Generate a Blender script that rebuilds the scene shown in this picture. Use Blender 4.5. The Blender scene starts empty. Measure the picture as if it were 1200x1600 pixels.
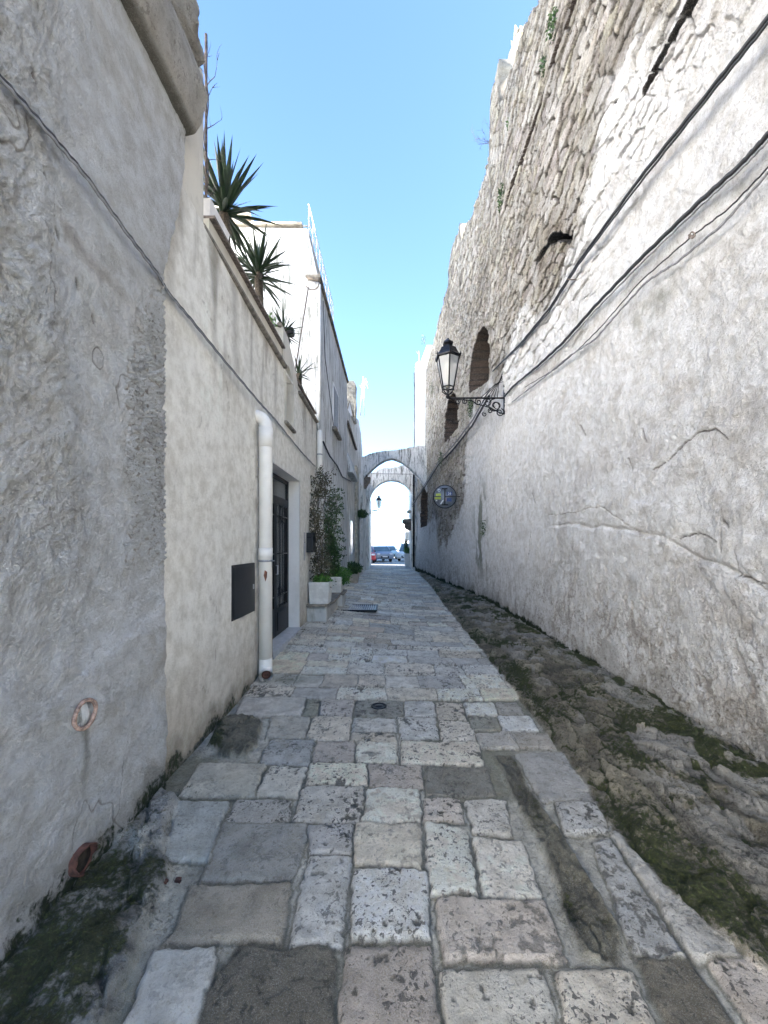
import bpy, bmesh, math, random
import numpy as np
from mathutils import Vector, Matrix
random.seed(7)
rad = math.radians
scene = bpy.context.scene
COL = scene.collection
# ------------------------------------------------------------------ camera / light
F, VX, VY, H = 600.0, 612.0, 852.0, 1.55      # focal length in px of the 1200 px photo, vanishing point, eye height
cd = bpy.data.cameras.new('camera'); cam = bpy.data.objects.new('camera', cd); COL.objects.link(cam)
cam.location = (0, 0, H); cam.rotation_euler = (rad(90), 0, 0)
cd.sensor_fit = 'HORIZONTAL'; cd.sensor_width = 36; cd.lens = 18
cd.shift_x = -0.01; cd.shift_y = 52/1200; cd.clip_start = 0.05; cd.clip_end = 8000
scene.camera = cam
scene.render.resolution_x = 768; scene.render.resolution_y = 1024
SUN = Vector((1.0, -0.32, 0.49)).normalized()
el = math.asin(SUN.z); az = math.atan2(SUN.x, SUN.y)
w = bpy.data.worlds.new('World'); scene.world = w; w.use_nodes = True
nt = w.node_tree; bg = nt.nodes['Background']
sky = nt.nodes.new('ShaderNodeTexSky'); sky.sky_type = 'NISHITA'; sky.sun_disc = False
sky.sun_elevation = el; sky.sun_rotation = az; sky.air_density = 1.0; sky.dust_density = .4; sky.ozone_density = 4.0
nt.links.new(sky.outputs[0], bg.inputs[0]); bg.inputs[1].default_value = 0.066
sl = bpy.data.lights.new('sun', 'SUN'); sl.energy = 5.0; sl.angle = rad(0.5); sl.color = (1, .94, .86)
so = bpy.data.objects.new('sun', sl); COL.objects.link(so)
so.rotation_euler = (-SUN).to_track_quat('-Z', 'Y').to_euler()
scene.view_settings.view_transform = 'Standard'; scene.view_settings.look = 'None'
scene.view_settings.gamma = 1; scene.view_settings.exposure = 3.42
scene.cycles.max_bounces = 8; scene.cycles.diffuse_bounces = 5

def G(px, py, z=0):            # pixel on the ground -> X, Y
    Y = (H-z)*F/(py-VY); return ((px-VX)/F*Y, Y)
def W(px, py, X):              # pixel on a wall plane X -> point
    Y = X*F/(px-VX); return Vector((X, Y, H+(VY-py)/F*Y))
def D(px, py, Y):              # pixel at depth Y -> point
    return Vector(((px-VX)/F*Y, Y, H+(VY-py)/F*Y))

# ------------------------------------------------------------------ noise
def hsh(ix, iy, s):
    h = (ix.astype(np.int64)*374761393 + iy.astype(np.int64)*668265263 + s*974634777) & 0xffffffff
    h = ((h ^ (h >> 13))*1274126177) & 0xffffffff
    h = ((h ^ (h >> 15))*2246822519) & 0xffffffff
    return ((h ^ (h >> 16)) & 0xffffff)/16777215.0
def vn(x, y, s=0):
    ix = np.floor(x); iy = np.floor(y); fx = x-ix; fy = y-iy
    fx = fx*fx*fx*(fx*(fx*6-15)+10); fy = fy*fy*fy*(fy*(fy*6-15)+10)
    a = hsh(ix, iy, s); b = hsh(ix+1, iy, s); c = hsh(ix, iy+1, s); d = hsh(ix+1, iy+1, s)
    return (a*(1-fx)+b*fx)*(1-fy)+(c*(1-fx)+d*fx)*fy
def fbm(x, y, s=0, o=4, g=.5):
    t = 0; a = 1; n = 0; c, sn = .8, .6
    for i in range(o):
        t = t+a*vn(x, y, s+i*17); n += a; a *= g
        x, y = (x*c-y*sn)*2.03+3.1, (x*sn+y*c)*2.03+1.7
    return t/n-.5
def voro(x, y, s=0, jit=.85):
    ix = np.floor(x); iy = np.floor(y)
    f1 = np.full(x.shape, 9.); f2 = np.full(x.shape, 9.); idd = np.zeros(x.shape)
    for dx in (-1, 0, 1):
        for dy in (-1, 0, 1):
            cx = ix+dx; cy = iy+dy
            px = cx+.5+jit*(hsh(cx, cy, s)-.5); py = cy+.5+jit*(hsh(cx, cy, s+5)-.5)
            d = np.hypot(x-px, y-py); i = hsh(cx, cy, s+9)
            m = d < f1
            f2 = np.where(m, f1, np.minimum(f2, d)); idd = np.where(m, i, idd); f1 = np.where(m, d, f1)
    return f1, f2, idd
def ss(a, b, x):
    t = np.clip((x-a)/(b-a), 0, 1); return t*t*(3-2*t)
def mixc(a, b, t): return a*(1-t[..., None])+np.asarray(b)*t[..., None]
def box2(x, y, x0, x1, y0, y1, e):
    return ss(-e, e, x-x0)*ss(-e, e, x1-x)*ss(-e, e, y-y0)*ss(-e, e, y1-y)
def nodes(*segs):
    out = []
    for a, b, st in segs:
        n = max(1, int(round((b-a)/st))); out += list(np.linspace(a, b, n, endpoint=False))
    out.append(segs[-1][1]); return np.array(out)

# ------------------------------------------------------------------ object helpers
def tag(o, label=None, cat=None, group=None, kind=None):
    if label: o['label'] = label
    if cat: o['category'] = cat
    if group: o['group'] = group
    if kind: o['kind'] = kind
    return o
def empty(name, loc, label, cat, group=None, rz=0):
    o = bpy.data.objects.new(name, None); COL.objects.link(o); o.location = loc; o.rotation_euler.z = rz
    o.empty_display_size = .1; return tag(o, label, cat, group)
def link(name, me, parent=None):
    o = bpy.data.objects.new(name, me); COL.objects.link(o)
    if parent:
        o.parent = parent
        if parent.type != 'EMPTY' or parent.parent is None:
            pass
    return o
class MB:
    """collects primitives and builds ONE mesh; coordinates are world unless the parent is moved"""
    def __init__(s): s.v = []; s.f = []; s.m = []; s.sm = []
    def add(s, vs, fs, mi=0, smooth=False):
        b = len(s.v); s.v += [tuple(v) for v in vs]
        for f in fs: s.f.append([i+b for i in f]); s.m.append(mi); s.sm.append(smooth)
        return s
    def box(s, x0, x1, y0, y1, z0, z1, mi=0, bev=0):
        if bev:
            bm = bmesh.new(); bmesh.ops.create_cube(bm, size=1)
            for v in bm.verts: v.co = Vector(((x0+x1)/2+v.co.x*(x1-x0), (y0+y1)/2+v.co.y*(y1-y0), (z0+z1)/2+v.co.z*(z1-z0)))
            bmesh.ops.bevel(bm, geom=bm.edges[:], offset=bev, segments=2, affect='EDGES')
            bm.verts.index_update(); s.add([v.co for v in bm.verts], [[v.index for v in f.verts] for f in bm.faces], mi); bm.free(); return s
        v = [(x0,y0,z0),(x1,y0,z0),(x1,y1,z0),(x0,y1,z0),(x0,y0,z1),(x1,y0,z1),(x1,y1,z1),(x0,y1,z1)]
        return s.add(v, [(0,3,2,1),(4,5,6,7),(0,1,5,4),(1,2,6,5),(2,3,7,6),(3,0,4,7)], mi)
    def bar(s, a, b, r, n=8, r2=None, mi=0): return s.tube([a, b], [r, r if r2 is None else r2], n, mi)
    def tube(s, pts, r, n=8, mi=0, cap=True, closed=False):
        pts = [Vector(p) for p in pts]; k = len(pts)
        rr = r if isinstance(r, (list, tuple)) else [r]*k
        vs = []; fs = []; prev = None
        for i, p in enumerate(pts):
            if closed: t = (pts[(i+1) % k]-pts[i-1])
            else: t = (pts[min(i+1, k-1)]-pts[max(i-1, 0)])
            if t.length < 1e-9: t = Vector((0, 0, 1))
            t.normalize()
            if prev is None:
                u = t.orthogonal().normalized()
            else:
                u = (prev-t*prev.dot(t))
                u = u.normalized() if u.length > 1e-6 else t.orthogonal().normalized()
            prev = u; w_ = t.cross(u)
            for j in range(n):
                a = 2*math.pi*j/n; vs.append(p+(u*math.cos(a)+w_*math.sin(a))*rr[i])
        R_ = k if closed else k-1
        for i in range(R_):
            for j in range(n):
                a = i*n+j; b = i*n+(j+1) % n; c = ((i+1) % k)*n+(j+1) % n; d = ((i+1) % k)*n+j
                fs.append((a, b, c, d))
        b0 = len(s.v); s.add(vs, fs, mi, True)
        if cap and not closed:
            s.f.append([b0+j for j in range(n)][::-1]); s.m.append(mi); s.sm.append(False)
            s.f.append([b0+(k-1)*n+j for j in range(n)]); s.m.append(mi); s.sm.append(False)
        return s
    def lathe(s, c, prof, n=20, mi=0, smooth=True, axis='z', rot=0):
        vs = []; fs = []
        for r, z in prof:
            for j in range(n):
                a = 2*math.pi*j/n+rot
                x, y = r*math.cos(a), r*math.sin(a)
                vs.append({'z': (c[0]+x, c[1]+y, c[2]+z), 'y': (c[0]+x, c[1]+z, c[2]+y), 'x': (c[0]+z, c[1]+x, c[2]+y)}[axis])
        for i in range(len(prof)-1):
            for j in range(n): fs.append((i*n+j, i*n+(j+1) % n, (i+1)*n+(j+1) % n, (i+1)*n+j))
        fs.append(list(range(n))[::-1]); fs.append([(len(prof)-1)*n+j for j in range(n)])
        return s.add(vs, fs, mi, smooth)
    def prism(s, poly, a, b, axis='y', mi=0):
        n = len(poly)
        f3 = {'y': lambda p, t: (p[0], t, p[1]), 'x': lambda p, t: (t, p[0], p[1]), 'z': lambda p, t: (p[0], p[1], t)}[axis]
        vs = [f3(p, a) for p in poly]+[f3(p, b) for p in poly]
        fs = [tuple(range(n))[::-1], tuple(range(n, 2*n))]+[(i, (i+1) % n, n+(i+1) % n, n+i) for i in range(n)]
        return s.add(vs, fs, mi)
    def build(s, name, mats, parent=None, fix=True):
        me = bpy.data.meshes.new(name)
        off = Vector((0, 0, 0))
        if parent:
            off = Vector(parent.location) if parent.parent is None else Vector((0, 0, 0))
            q = parent
            if parent.parent is not None: off = Vector(parent.parent.location)
        me.from_pydata([(v[0]-off.x, v[1]-off.y, v[2]-off.z) for v in s.v], [], s.f)
        if not isinstance(mats, (list, tuple)): mats = [mats]
        for m in mats: me.materials.append(m)
        me.polygons.foreach_set('material_index', s.m); me.polygons.foreach_set('use_smooth', s.sm)
        if fix:
            bm = bmesh.new(); bm.from_mesh(me); bmesh.ops.recalc_face_normals(bm, faces=bm.faces[:]); bm.to_mesh(me); bm.free()
        me.update(); return link(name, me, parent)

def grid_obj(name, P, col, msk, mat, parent=None, keep=None, extra=None):
    """P: (n,m,3) array of points, col/msk (n,m,3)"""
    n, m = P.shape[:2]
    idx = np.arange(n*m).reshape(n, m)
    q = np.stack([idx[:-1, :-1], idx[1:, :-1], idx[1:, 1:], idx[:-1, 1:]], -1).reshape(-1, 4)
    if keep is not None: q = q[keep.reshape(-1)]
    V = P.reshape(-1, 3); C = col.reshape(-1, 3); M = msk.reshape(-1, 3)
    used = np.unique(q); mp = np.full(n*m, -1); mp[used] = np.arange(len(used)); q = mp[q]; V = V[used]; C = C[used]; M = M[used]
    if parent is not None and parent.type == 'EMPTY': V = V-np.array(parent.location)
    me = bpy.data.meshes.new(name)
    me.vertices.add(len(V)); me.vertices.foreach_set('co', V.astype(np.float32).ravel())
    me.loops.add(len(q)*4); me.loops.foreach_set('vertex_index', q.astype(np.int32).ravel())
    me.polygons.add(len(q)); me.polygons.foreach_set('loop_start', np.arange(0, len(q)*4, 4, dtype=np.int32))
    me.polygons.foreach_set('loop_total', np.full(len(q), 4, dtype=np.int32))
    me.polygons.foreach_set('use_smooth', np.ones(len(q), dtype=bool))
    me.update(calc_edges=True)
    for nm, A in (('Col', C), ('Msk', M)):
        at = me.color_attributes.new(nm, 'FLOAT_COLOR', 'POINT')
        at.data.foreach_set('color', np.concatenate([np.clip(A, 0, 1), np.ones((len(A), 1))], 1).astype(np.float32).ravel())
    me.materials.append(mat)
    return link(name, me, parent)

# ------------------------------------------------------------------ materials
def newmat(name, rough=.8, col=(.5, .5, .5), metal=0):
    m = bpy.data.materials.new(name); m.use_nodes = True
    b = m.node_tree.nodes['Principled BSDF']; b.inputs['Base Color'].default_value = (*col, 1)
    b.inputs['Roughness'].default_value = rough; b.inputs['Metallic'].default_value = metal
    return m, m.node_tree, b
def N(t, typ, **k):
    n = t.nodes.new(typ)
    for a, v in k.items():
        if a in n.inputs: n.inputs[a].default_value = v
        else: setattr(n, a, v)
    return n
def noise(t, vec, scale, detail=6, rough=.6, dist=0):
    n = N(t, 'ShaderNodeTexNoise'); n.inputs['Scale'].default_value = scale; n.inputs['Detail'].default_value = detail
    n.inputs['Roughness'].default_value = rough; n.inputs['Distortion'].default_value = dist
    t.links.new(vec, n.inputs['Vector']); return n.outputs['Fac']
def rng(t, v, a, b, c=0, d=1):
    n = N(t, 'ShaderNodeMapRange'); t.links.new(v, n.inputs[0])
    for i, x in enumerate((a, b, c, d)): n.inputs[i+1].default_value = x
    n.interpolation_type = 'SMOOTHSTEP'; return n.outputs[0]
def math_(t, op, a, b=None):
    n = N(t, 'ShaderNodeMath', operation=op)
    for i, x in enumerate((a, b)):
        if x is None: continue
        if isinstance(x, (int, float)): n.inputs[i].default_value = x
        else: t.links.new(x, n.inputs[i])
    return n.outputs[0]
def mix(t, fac, a, b, typ='MIX'):
    n = N(t, 'ShaderNodeMix', data_type='RGBA', blend_type=typ)
    for s_, x in ((n.inputs[0], fac), (n.inputs[6], a), (n.inputs[7], b)):
        if isinstance(x, (int, float)): s_.default_value = x
        elif isinstance(x, tuple): s_.default_value = (*x, 1)
        else: t.links.new(x, s_)
    return n.outputs[2]
def coord(t):
    g = N(t, 'ShaderNodeNewGeometry'); return g.outputs['Position']
def bump(t, b, hs):
    prev = None
    for h, st, d in hs:
        n = N(t, 'ShaderNodeBump'); n.inputs['Strength'].default_value = st; n.inputs['Distance'].default_value = d
        t.links.new(h, n.inputs['Height'])
        if prev: t.links.new(prev, n.inputs['Normal'])
        prev = n.outputs[0]
    t.links.new(prev, b.inputs['Normal'])

def relief_mat(name, pitc=(.10, .095, .085), dirt_shade=(.50, .465, .42), mossc=(.035, .05, .012), rough=.9, fine=1.0, gloss=None):
    """Col = own colour with some shade put in; Msk.r = amount of small pits, Msk.g = moss, Msk.b = fine roughness"""
    m, t, b = newmat(name, rough)
    p = coord(t)
    a = N(t, 'ShaderNodeAttribute', attribute_name='Col'); k = N(t, 'ShaderNodeAttribute', attribute_name='Msk')
    sp = N(t, 'ShaderNodeSeparateColor'); t.links.new(k.outputs['Color'], sp.inputs[0])
    n1 = noise(t, p, 9, 8, .65); n2 = noise(t, p, 60, 6, .7); n3 = noise(t, p, 260, 3, .6)
    c = mix(t, rng(t, n1, .35, .7), a.outputs['Color'], mix(t, 1.0, a.outputs['Color'], (.74, .72, .68), 'MULTIPLY'))
    gr = math_(t, 'ADD', math_(t, 'MULTIPLY', sp.outputs[2], .6), .25)
    c = mix(t, math_(t, 'MULTIPLY', rng(t, n2, .56, .64), gr), c, mix(t, 1.0, c, dirt_shade, 'MULTIPLY'))  # dirt specks, plus fine relief shading put into the colour
    n5 = noise(t, p, 22, 8, .75, .5)
    c = mix(t, math_(t, 'MULTIPLY', rng(t, n5, .58, .62), math_(t, 'MULTIPLY', gr, .7)), c, mix(t, 1.0, c, dirt_shade, 'MULTIPLY'))
    c = mix(t, math_(t, 'MULTIPLY', rng(t, n3, .56, .68), .4), c, mix(t, 1.0, c, (.6, .58, .55), 'MULTIPLY'))
    c = mix(t, math_(t, 'MULTIPLY', rng(t, n3, .48, .36), .35), c, mix(t, .5, c, (.85, .84, .82)))
    # pits: dark irregular holes, gathered in patches
    pn = noise(t, p, 42, 3, .5, .6); pm = noise(t, p, 6, 2, .5)
    thr = math_(t, 'ADD', pn, math_(t, 'MULTIPLY', math_(t, 'SUBTRACT', pm, .5), .35))
    pit = math_(t, 'MULTIPLY', rng(t, thr, .60, .645), sp.outputs[0])
    c = mix(t, pit, c, pitc)
    p2 = noise(t, p, 105, 3, .6, .4); pit2 = math_(t, 'MULTIPLY', rng(t, math_(t, 'ADD', p2, math_(t, 'MULTIPLY', math_(t, 'SUBTRACT', pm, .5), .3)), .615, .64), math_(t, 'MULTIPLY', sp.outputs[0], .8))
    c = mix(t, pit2, c, pitc)
    pit = math_(t, 'MAXIMUM', pit, pit2)
    mn = noise(t, p, 30, 6, .7); mo = math_(t, 'ADD', sp.outputs[1], math_(t, 'SUBTRACT', mn, .5))
    mf = rng(t, mo, .42, .62)
    mc = mix(t, noise(t, p, 14, 4), mossc, tuple(x*.45+.012 for x in mossc))
    mc = mix(t, rng(t, n2, .5, .7), mc, tuple(x*2.0 for x in mossc))
    c = mix(t, mf, c, mc)
    t.links.new(c, b.inputs['Base Color'])
    if gloss:
        t.links.new(rng(t, noise(t, p, 5, 4), .3, .7, gloss[0], gloss[1]), b.inputs['Roughness'])
    mh = math_(t, 'MULTIPLY', mf, mn)
    fb = math_(t, 'MULTIPLY', n2, math_(t, 'ADD', sp.outputs[2], .25))
    bump(t, b, [(n5, .8*fine, .05), (fb, 1.0*fine, .04), (n3, .6*fine, .006), (math_(t, 'SUBTRACT', 1.0, pit), .8, .008), (mh, .8, .03)])
    return m

def plaster_mat(name, col, dirt_shade=(.33, .30, .26), amt=.5, rough=.9, streak=True, bs=.5, algae=0):
    m, t, b = newmat(name, rough); p = coord(t)
    mp = N(t, 'ShaderNodeMapping'); t.links.new(p, mp.inputs[0]); mp.inputs['Scale'].default_value = (3.2, 3.2, .45)
    n1 = noise(t, p, 1.3, 8, .65); n2 = noise(t, mp.outputs[0], 1.6, 8, .7, .3); n3 = noise(t, p, 38, 6, .7); n4 = noise(t, p, 7, 6, .6)
    c = mix(t, rng(t, n1, .4, .75), col, tuple(x*.82 for x in col))
    if streak: c = mix(t, math_(t, 'MULTIPLY', rng(t, n2, .5, .72), amt), c, dirt_shade)
    c = mix(t, math_(t, 'MULTIPLY', rng(t, n4, .55, .75), amt*.7), c, tuple(x*.9 for x in dirt_shade))
    c = mix(t, math_(t, 'MULTIPLY', rng(t, n3, .5, .75), .3), c, tuple(x*.7 for x in col))
    if algae:
        c = mix(t, math_(t, 'MULTIPLY', rng(t, noise(t, mp.outputs[0], 2.6, 9, .75), .5, .6), algae), c, (.09, .095, .07))
    t.links.new(c, b.inputs['Base Color'])
    bump(t, b, [(n4, bs*.6, .05), (n3, bs, .01)])
    return m
def simple(name, col, rough=.6, metal=0, var=.25, sc=20, bs=.2):
    m, t, b = newmat(name, rough, col, metal); p = coord(t)
    n = noise(t, p, sc, 6, .6)
    t.links.new(mix(t, rng(t, n, .3, .7), tuple(min(1, x*(1+var)) for x in col), tuple(x*(1-var) for x in col)), b.inputs['Base Color'])
    if bs: bump(t, b, [(n, bs, .01)])
    return m
def glass(name, col=(.6, .65, .66), a=.35, rough=.15):
    m, t, b = newmat(name, rough, col); b.inputs['Alpha'].default_value = a; return m
def leaf_mat(name, c1, c2, sc=9):
    m, t, b = newmat(name, .5); n = noise(t, coord(t), sc, 3)
    t.links.new(mix(t, rng(t, n, .35, .65), c1, c2), b.inputs['Base Color'])
    b.inputs['Subsurface Weight'].default_value = 0; return m

M_WALLR = relief_mat('whitewash_and_rubble', pitc=(.18, .15, .12), dirt_shade=(.58, .54, .49), rough=.92, fine=1.0)
M_WALLL = relief_mat('rough_whitewash', pitc=(.30, .27, .23), dirt_shade=(.82, .80, .77), rough=.92, fine=1.2)
M_BEIGE = relief_mat('beige_render', dirt_shade=(.8, .77, .72), pitc=(.3, .27, .22), rough=.9, fine=.35)
M_PAVE = relief_mat('limestone_paving', dirt_shade=(.74, .70, .60), pitc=(.085, .08, .065), mossc=(.085, .095, .03), gloss=(.45, .75), fine=.8)
M_ROCK = relief_mat('mossy_rock', pitc=(.03, .03, .025), mossc=(.075, .09, .022), rough=.8, fine=1.6)
M_WHITE = plaster_mat('white_plaster', (.86, .85, .84), amt=.25)
M_WHITE2 = plaster_mat('weathered_white_plaster', (.60, .61, .61), amt=.55, algae=.75)
M_CREAM = plaster_mat('cream_plaster', (.78, .70, .57), amt=.2)
M_GREYP = plaster_mat('grey_weathered_plaster', (.78, .76, .72), amt=.6, algae=.7)
M_ARCH = plaster_mat('stained_arch_plaster', (.82, .80, .77), dirt_shade=(.2, .18, .15), amt=.85, algae=.85, bs=1)
M_COPING = simple('dark_coping_stone', (.20, .18, .15), .9, var=.45, sc=12, bs=.5)
M_STONE = simple('pale_limestone_block', (.42, .38, .31), .9, var=.35, sc=9, bs=.9)
M_DARKST = simple('dark_weathered_stone', (.16, .135, .11), .9, var=.4, sc=8, bs=.9)
M_IRON = simple('black_iron', (.012, .012, .014), .45, .6, .3, 40)
M_BLACKP = simple('black_painted_sheet', (.008, .009, .012), .42, 0, .4, 6, .05)
M_PVC = simple('white_plastic_pipe', (.76, .73, .68), .5, 0, .08, 3, .05)
M_CABLE = simple('black_cable', (.025, .025, .028), .6, 0, .3, 30)
M_CABLEG = simple('grey_cable', (.22, .22, .23), .6, 0, .3, 30)
M_RUST = simple('rusty_edge', (.16, .13, .11), .9, 0, .5, 25, .5)
M_TERRA = simple('terracotta', (.18, .07, .04), .85, 0, .35, 22, .4)
M_CLAY = simple('worn_pale_clay', (.34, .23, .18), .9, 0, .6, 45, .8)
M_CLAY2 = simple('dark_fired_clay', (.085, .035, .025), .85, 0, .5, 35, .6)
M_POTW = simple('white_pot', (.60, .59, .56), .8, 0, .15, 9, .2)
M_POTB = simple('beige_pot', (.42, .36, .29), .85, 0, .2, 9, .3)
M_SOIL = simple('soil', (.04, .03, .02), 1, 0, .4, 40, .8)
M_BARK = simple('bark', (.09, .07, .05), .95, 0, .5, 40, 1)
M_MOSS = leaf_mat('moss_tuft', (.035, .05, .012), (.08, .10, .025), 20)
M_TWIG = simple('dry_twig', (.10, .08, .07), .95, 0, .4, 40, .4)
M_YUC = leaf_mat('yucca_leaf', (.008, .022, .008), (.018, .04, .014))
M_LEAF = leaf_mat('dark_leaf', (.015, .045, .012), (.06, .12, .03), 14)
M_LEAF2 = leaf_mat('fresh_green_leaf', (.04, .13, .02), (.09, .20, .035), 20)
M_LEAF3 = leaf_mat('dry_olive_leaf', (.05, .05, .025), (.10, .09, .05), 14)
M_GLASS = glass('frosted_lamp_glass', (.62, .62, .6), .5, .35)
M_BULB = simple('lamp_bulb', (.7, .66, .5), .3, 0, .05)
M_DGLASS = simple('dark_door_glass', (.05, .06, .07), .2, 0, .3, 3, .05)
M_MARBLE = simple('grey_threshold', (.42, .44, .46), .45, 0, .15, 14, .1)
M_WOODW = simple('white_painted_wood', (.62, .62, .6), .6, 0, .1, 10)
M_METALW = simple('white_painted_metal', (.72, .70, .68), .5, 0, .1, 10)
M_GREYM = simple('grey_metal', (.33, .34, .36), .45, .4, .15, 10)
M_ALU = simple('galvanised_antenna', (.5, .5, .5), .4, .7, .1, 10)

# ------------------------------------------------------------------ street paving (one relief sheet with its own stones)
def zg(X, Y):                   # the lane is a little higher along the left-hand houses
    zl = np.interp(Y, [0, 4.3, 5, 6.6, 9, 13, 18, 24, 40], [0, .02, .07, .16, .2, .22, .15, .03, 0])
    return zl*np.clip((1.0-X)/2.5, 0, 1)**1.3
A_ = lambda *q: [(200+x*.58333, 1000+y*.58333) for x, y in q]
B_ = lambda *q: [(640+x*.48739, 820+y*.4875) for x, y in q]
WHT, CRM, GRY, DRK, PNK = (.84, .79, .69), (.80, .72, .58), (.54, .50, .42), (.22, .20, .15), (.66, .58, .49)
S_ = [  # polygon, colour, pits
 (A_((80,830),(235,825),(190,1060),(-20,1060)), WHT, .25), (A_((300,822),(552,822),(548,1060),(190,1060),(235,900)), DRK, .9),
 (A_((585,820),(808,820),(832,1060),(568,1060)), PNK, .9), (A_((838,885),(1110,885),(1155,1060),(852,1060)), CRM, .9),
 ([(870,1520),(985,1518),(1040,1625),(895,1625)], WHT, 1), ([(998,1500),(1072,1494),(1165,1625),(1055,1625)], DRK, 1), ([(1100,1496),(1190,1500),(1290,1625),(1190,1625)], PNK, 1),
 (A_((165,660),(440,655),(410,805),(105,805)), GRY, .3), (A_((490,580),(595,580),(570,815),(435,815)), WHT, .7),
 (A_((605,618),(800,620),(808,800),(600,800)), WHT, 1), (A_((828,695),(1115,700),(1170,860),(850,855)), PNK, .7),
 (A_((255,492),(485,492),(440,645),(195,645)), GRY, .4), (A_((487,500),(605,495),(598,575),(485,572)), (.6,.57,.52), .9),
 (A_((615,495),(780,497),(788,612),(605,600)), CRM, .4), (A_((795,490),(905,515),(935,682),(812,682)), WHT, .9),
 (A_((925,535),(1050,540),(1108,688),(955,685)), WHT, .6), (A_((130,440),(270,440),(215,600),(105,590)), (.56,.55,.49), .3),
 (A_((290,432),(435,432),(430,490),(265,490)), (.7,.66,.58), 1), (A_((470,395),(625,395),(622,490),(445,488)), WHT, 1),
 (A_((640,402),(775,402),(782,490),(630,490)), WHT, .4), (A_((795,430),(885,430),(895,488),(790,488)), PNK, 1),
 (A_((900,432),(1010,432),(1025,525),(925,520)), (.7,.67,.6), .8), (A_((190,338),(365,340),(345,425),(140,425)), (.56,.55,.49), .3),
 (A_((380,345),(475,348),(455,425),(350,420)), CRM, .9), (A_((485,335),(638,335),(635,392),(480,388)), WHT, 1),
 (A_((645,335),(780,337),(790,395),(645,395)), PNK, .7), (A_((795,340),(965,340),(985,420),(800,418)), (.34,.32,.26), .8),
 (A_((380,270),(500,270),(480,340),(350,335)), (.66,.63,.56), .6), (A_((510,275),(610,275),(605,328),(495,328)), PNK, .5),
 (A_((615,280),(718,280),(718,332),(610,332)), CRM, .7), (A_((732,275),(935,275),(950,335),(732,332)), WHT, 1),
 (A_((385,212),(485,212),(475,268),(370,268)), GRY, .3), (A_((495,210),(598,210),(590,272),(480,270)), WHT, .8),
 (A_((605,212),(715,212),(718,250),(600,250)), WHT, .5), (A_((600,253),(715,253),(718,277),(598,277)), CRM, .8),
 (A_((725,210),(820,210),(835,265),(730,268)), WHT, 1), (A_((835,218),(920,222),(930,270),(845,270)), WHT, 1),
 (A_((915,205),(985,208),(1000,243),(925,243)), (.34,.33,.27), .7), (A_((990,205),(1075,205),(1100,245),(1010,247)), WHT, .6),
 (A_((310,160),(478,160),(460,208),(285,208)), (.60,.59,.56), .2), (A_((480,165),(515,165),(500,208),(470,208)), (.4,.39,.3), .8),
 (A_((520,165),(607,165),(600,207),(512,207)), PNK, .8), (A_((612,165),(735,165),(735,207),(608,207)), (.42,.40,.33), .9),
 (A_((740,165),(815,165),(825,205),(740,205)), WHT, .8), (A_((825,168),(895,170),(908,215),(830,215)), CRM, 1),
 (A_((900,170),(980,170),(990,203),(910,203)), WHT, .7), (A_((985,168),(1040,168),(1062,200),(995,200)), GRY, .7),
 (A_((1000,250),(1120,250),(1150,290),(1040,290)), (.54,.51,.45), .5), (A_((930,250),(1020,250),(1045,292),(945,292)), (.58,.55,.49), .5),
 (B_((340,735),(490,730),(600,880),(430,885)), (.54,.52,.47), .4), (B_((470,890),(600,890),(640,990),(500,990)), (.58,.55,.49), 1),
 (B_((640,985),(740,990),(1060,1385),(905,1390)), (.54,.52,.47), .5), (B_((590,1020),(640,1010),(880,1390),(720,1370)), (.56,.53,.47), .8),
]
stones = [([G(*p) for p in poly], c, pt) for poly, c, pt in S_]
Y = 3.84; rnd = random.Random(3)
while Y < 24.6:                  # courses further up the lane
    d = rnd.uniform(.24, .44)*(1 if Y < 9 else 1.1); x = -1.6+rnd.uniform(0, .2); sk = rnd.uniform(-.03, .03)
    while x < 1.36:
        wd = rnd.uniform(.26, .62); x1 = min(x+wd, 1.42)
        if x1-x > .12:
            c = rnd.choice([WHT, WHT, WHT, WHT, WHT, CRM, CRM, PNK, (.66,.63,.57), (.58,.55,.49), (.7,.67,.6), GRY])
            y0 = Y+rnd.uniform(-.015, .015)+sk*x; y1 = Y+d+rnd.uniform(-.015, .015)+sk*x
            if rnd.random() < .16 and d > .34:
                ym = (y0+y1)/2; stones.append(([(x,y0),(x1,y0),(x1,ym),(x,ym)], c, .7)); stones.append(([(x,ym+.01),(x1,ym+.01),(x1,y1),(x,y1)], CRM, .6))
            else: stones.append(([(x,y0),(x1,y0+rnd.uniform(-.02,.02)),(x1-rnd.uniform(-.02,.02),y1),(x+rnd.uniform(-.02,.02),y1)], c, rnd.choice([.3,.6,.9,1])))
        x = x1+.006
    Y += d+.006
xs = nodes((-1.62, 1.3, .0047), (1.3, 2.75, .0085))
ys = [0.45]
while ys[-1] < 24.9: ys.append(ys[-1]+min(.03, max(.0055, ys[-1]**2/(384*1.55)*.9)))
ys = np.array(ys)
X, Yg = np.meshgrid(xs, ys, indexing='ij')
Xw_ = X+.03*fbm(X*7, Yg*7, 1, 3)+.022*fbm(X*28, Yg*28, 2, 3); Yw_ = Yg+.03*fbm(X*7, Yg*7, 3, 3)+.022*fbm(X*28, Yg*28, 4, 3)
n9 = fbm(X*2.3, Yg*2.3, 11, 5); n30 = fbm(X*14, Yg*14, 12, 4); n90 = fbm(X*60, Yg*60, 13, 3)
Z = zg(X, Yg)-.012+.02*n9+.006*n30
C = np.zeros(X.shape+(3,)); C[:] = (.60, .575, .49); C *= (1+.5*n9+.8*n30+.5*n90)[..., None]
M = np.zeros(X.shape+(3,)); M[..., 0] = .35; M[..., 2] = 1.0
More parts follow.
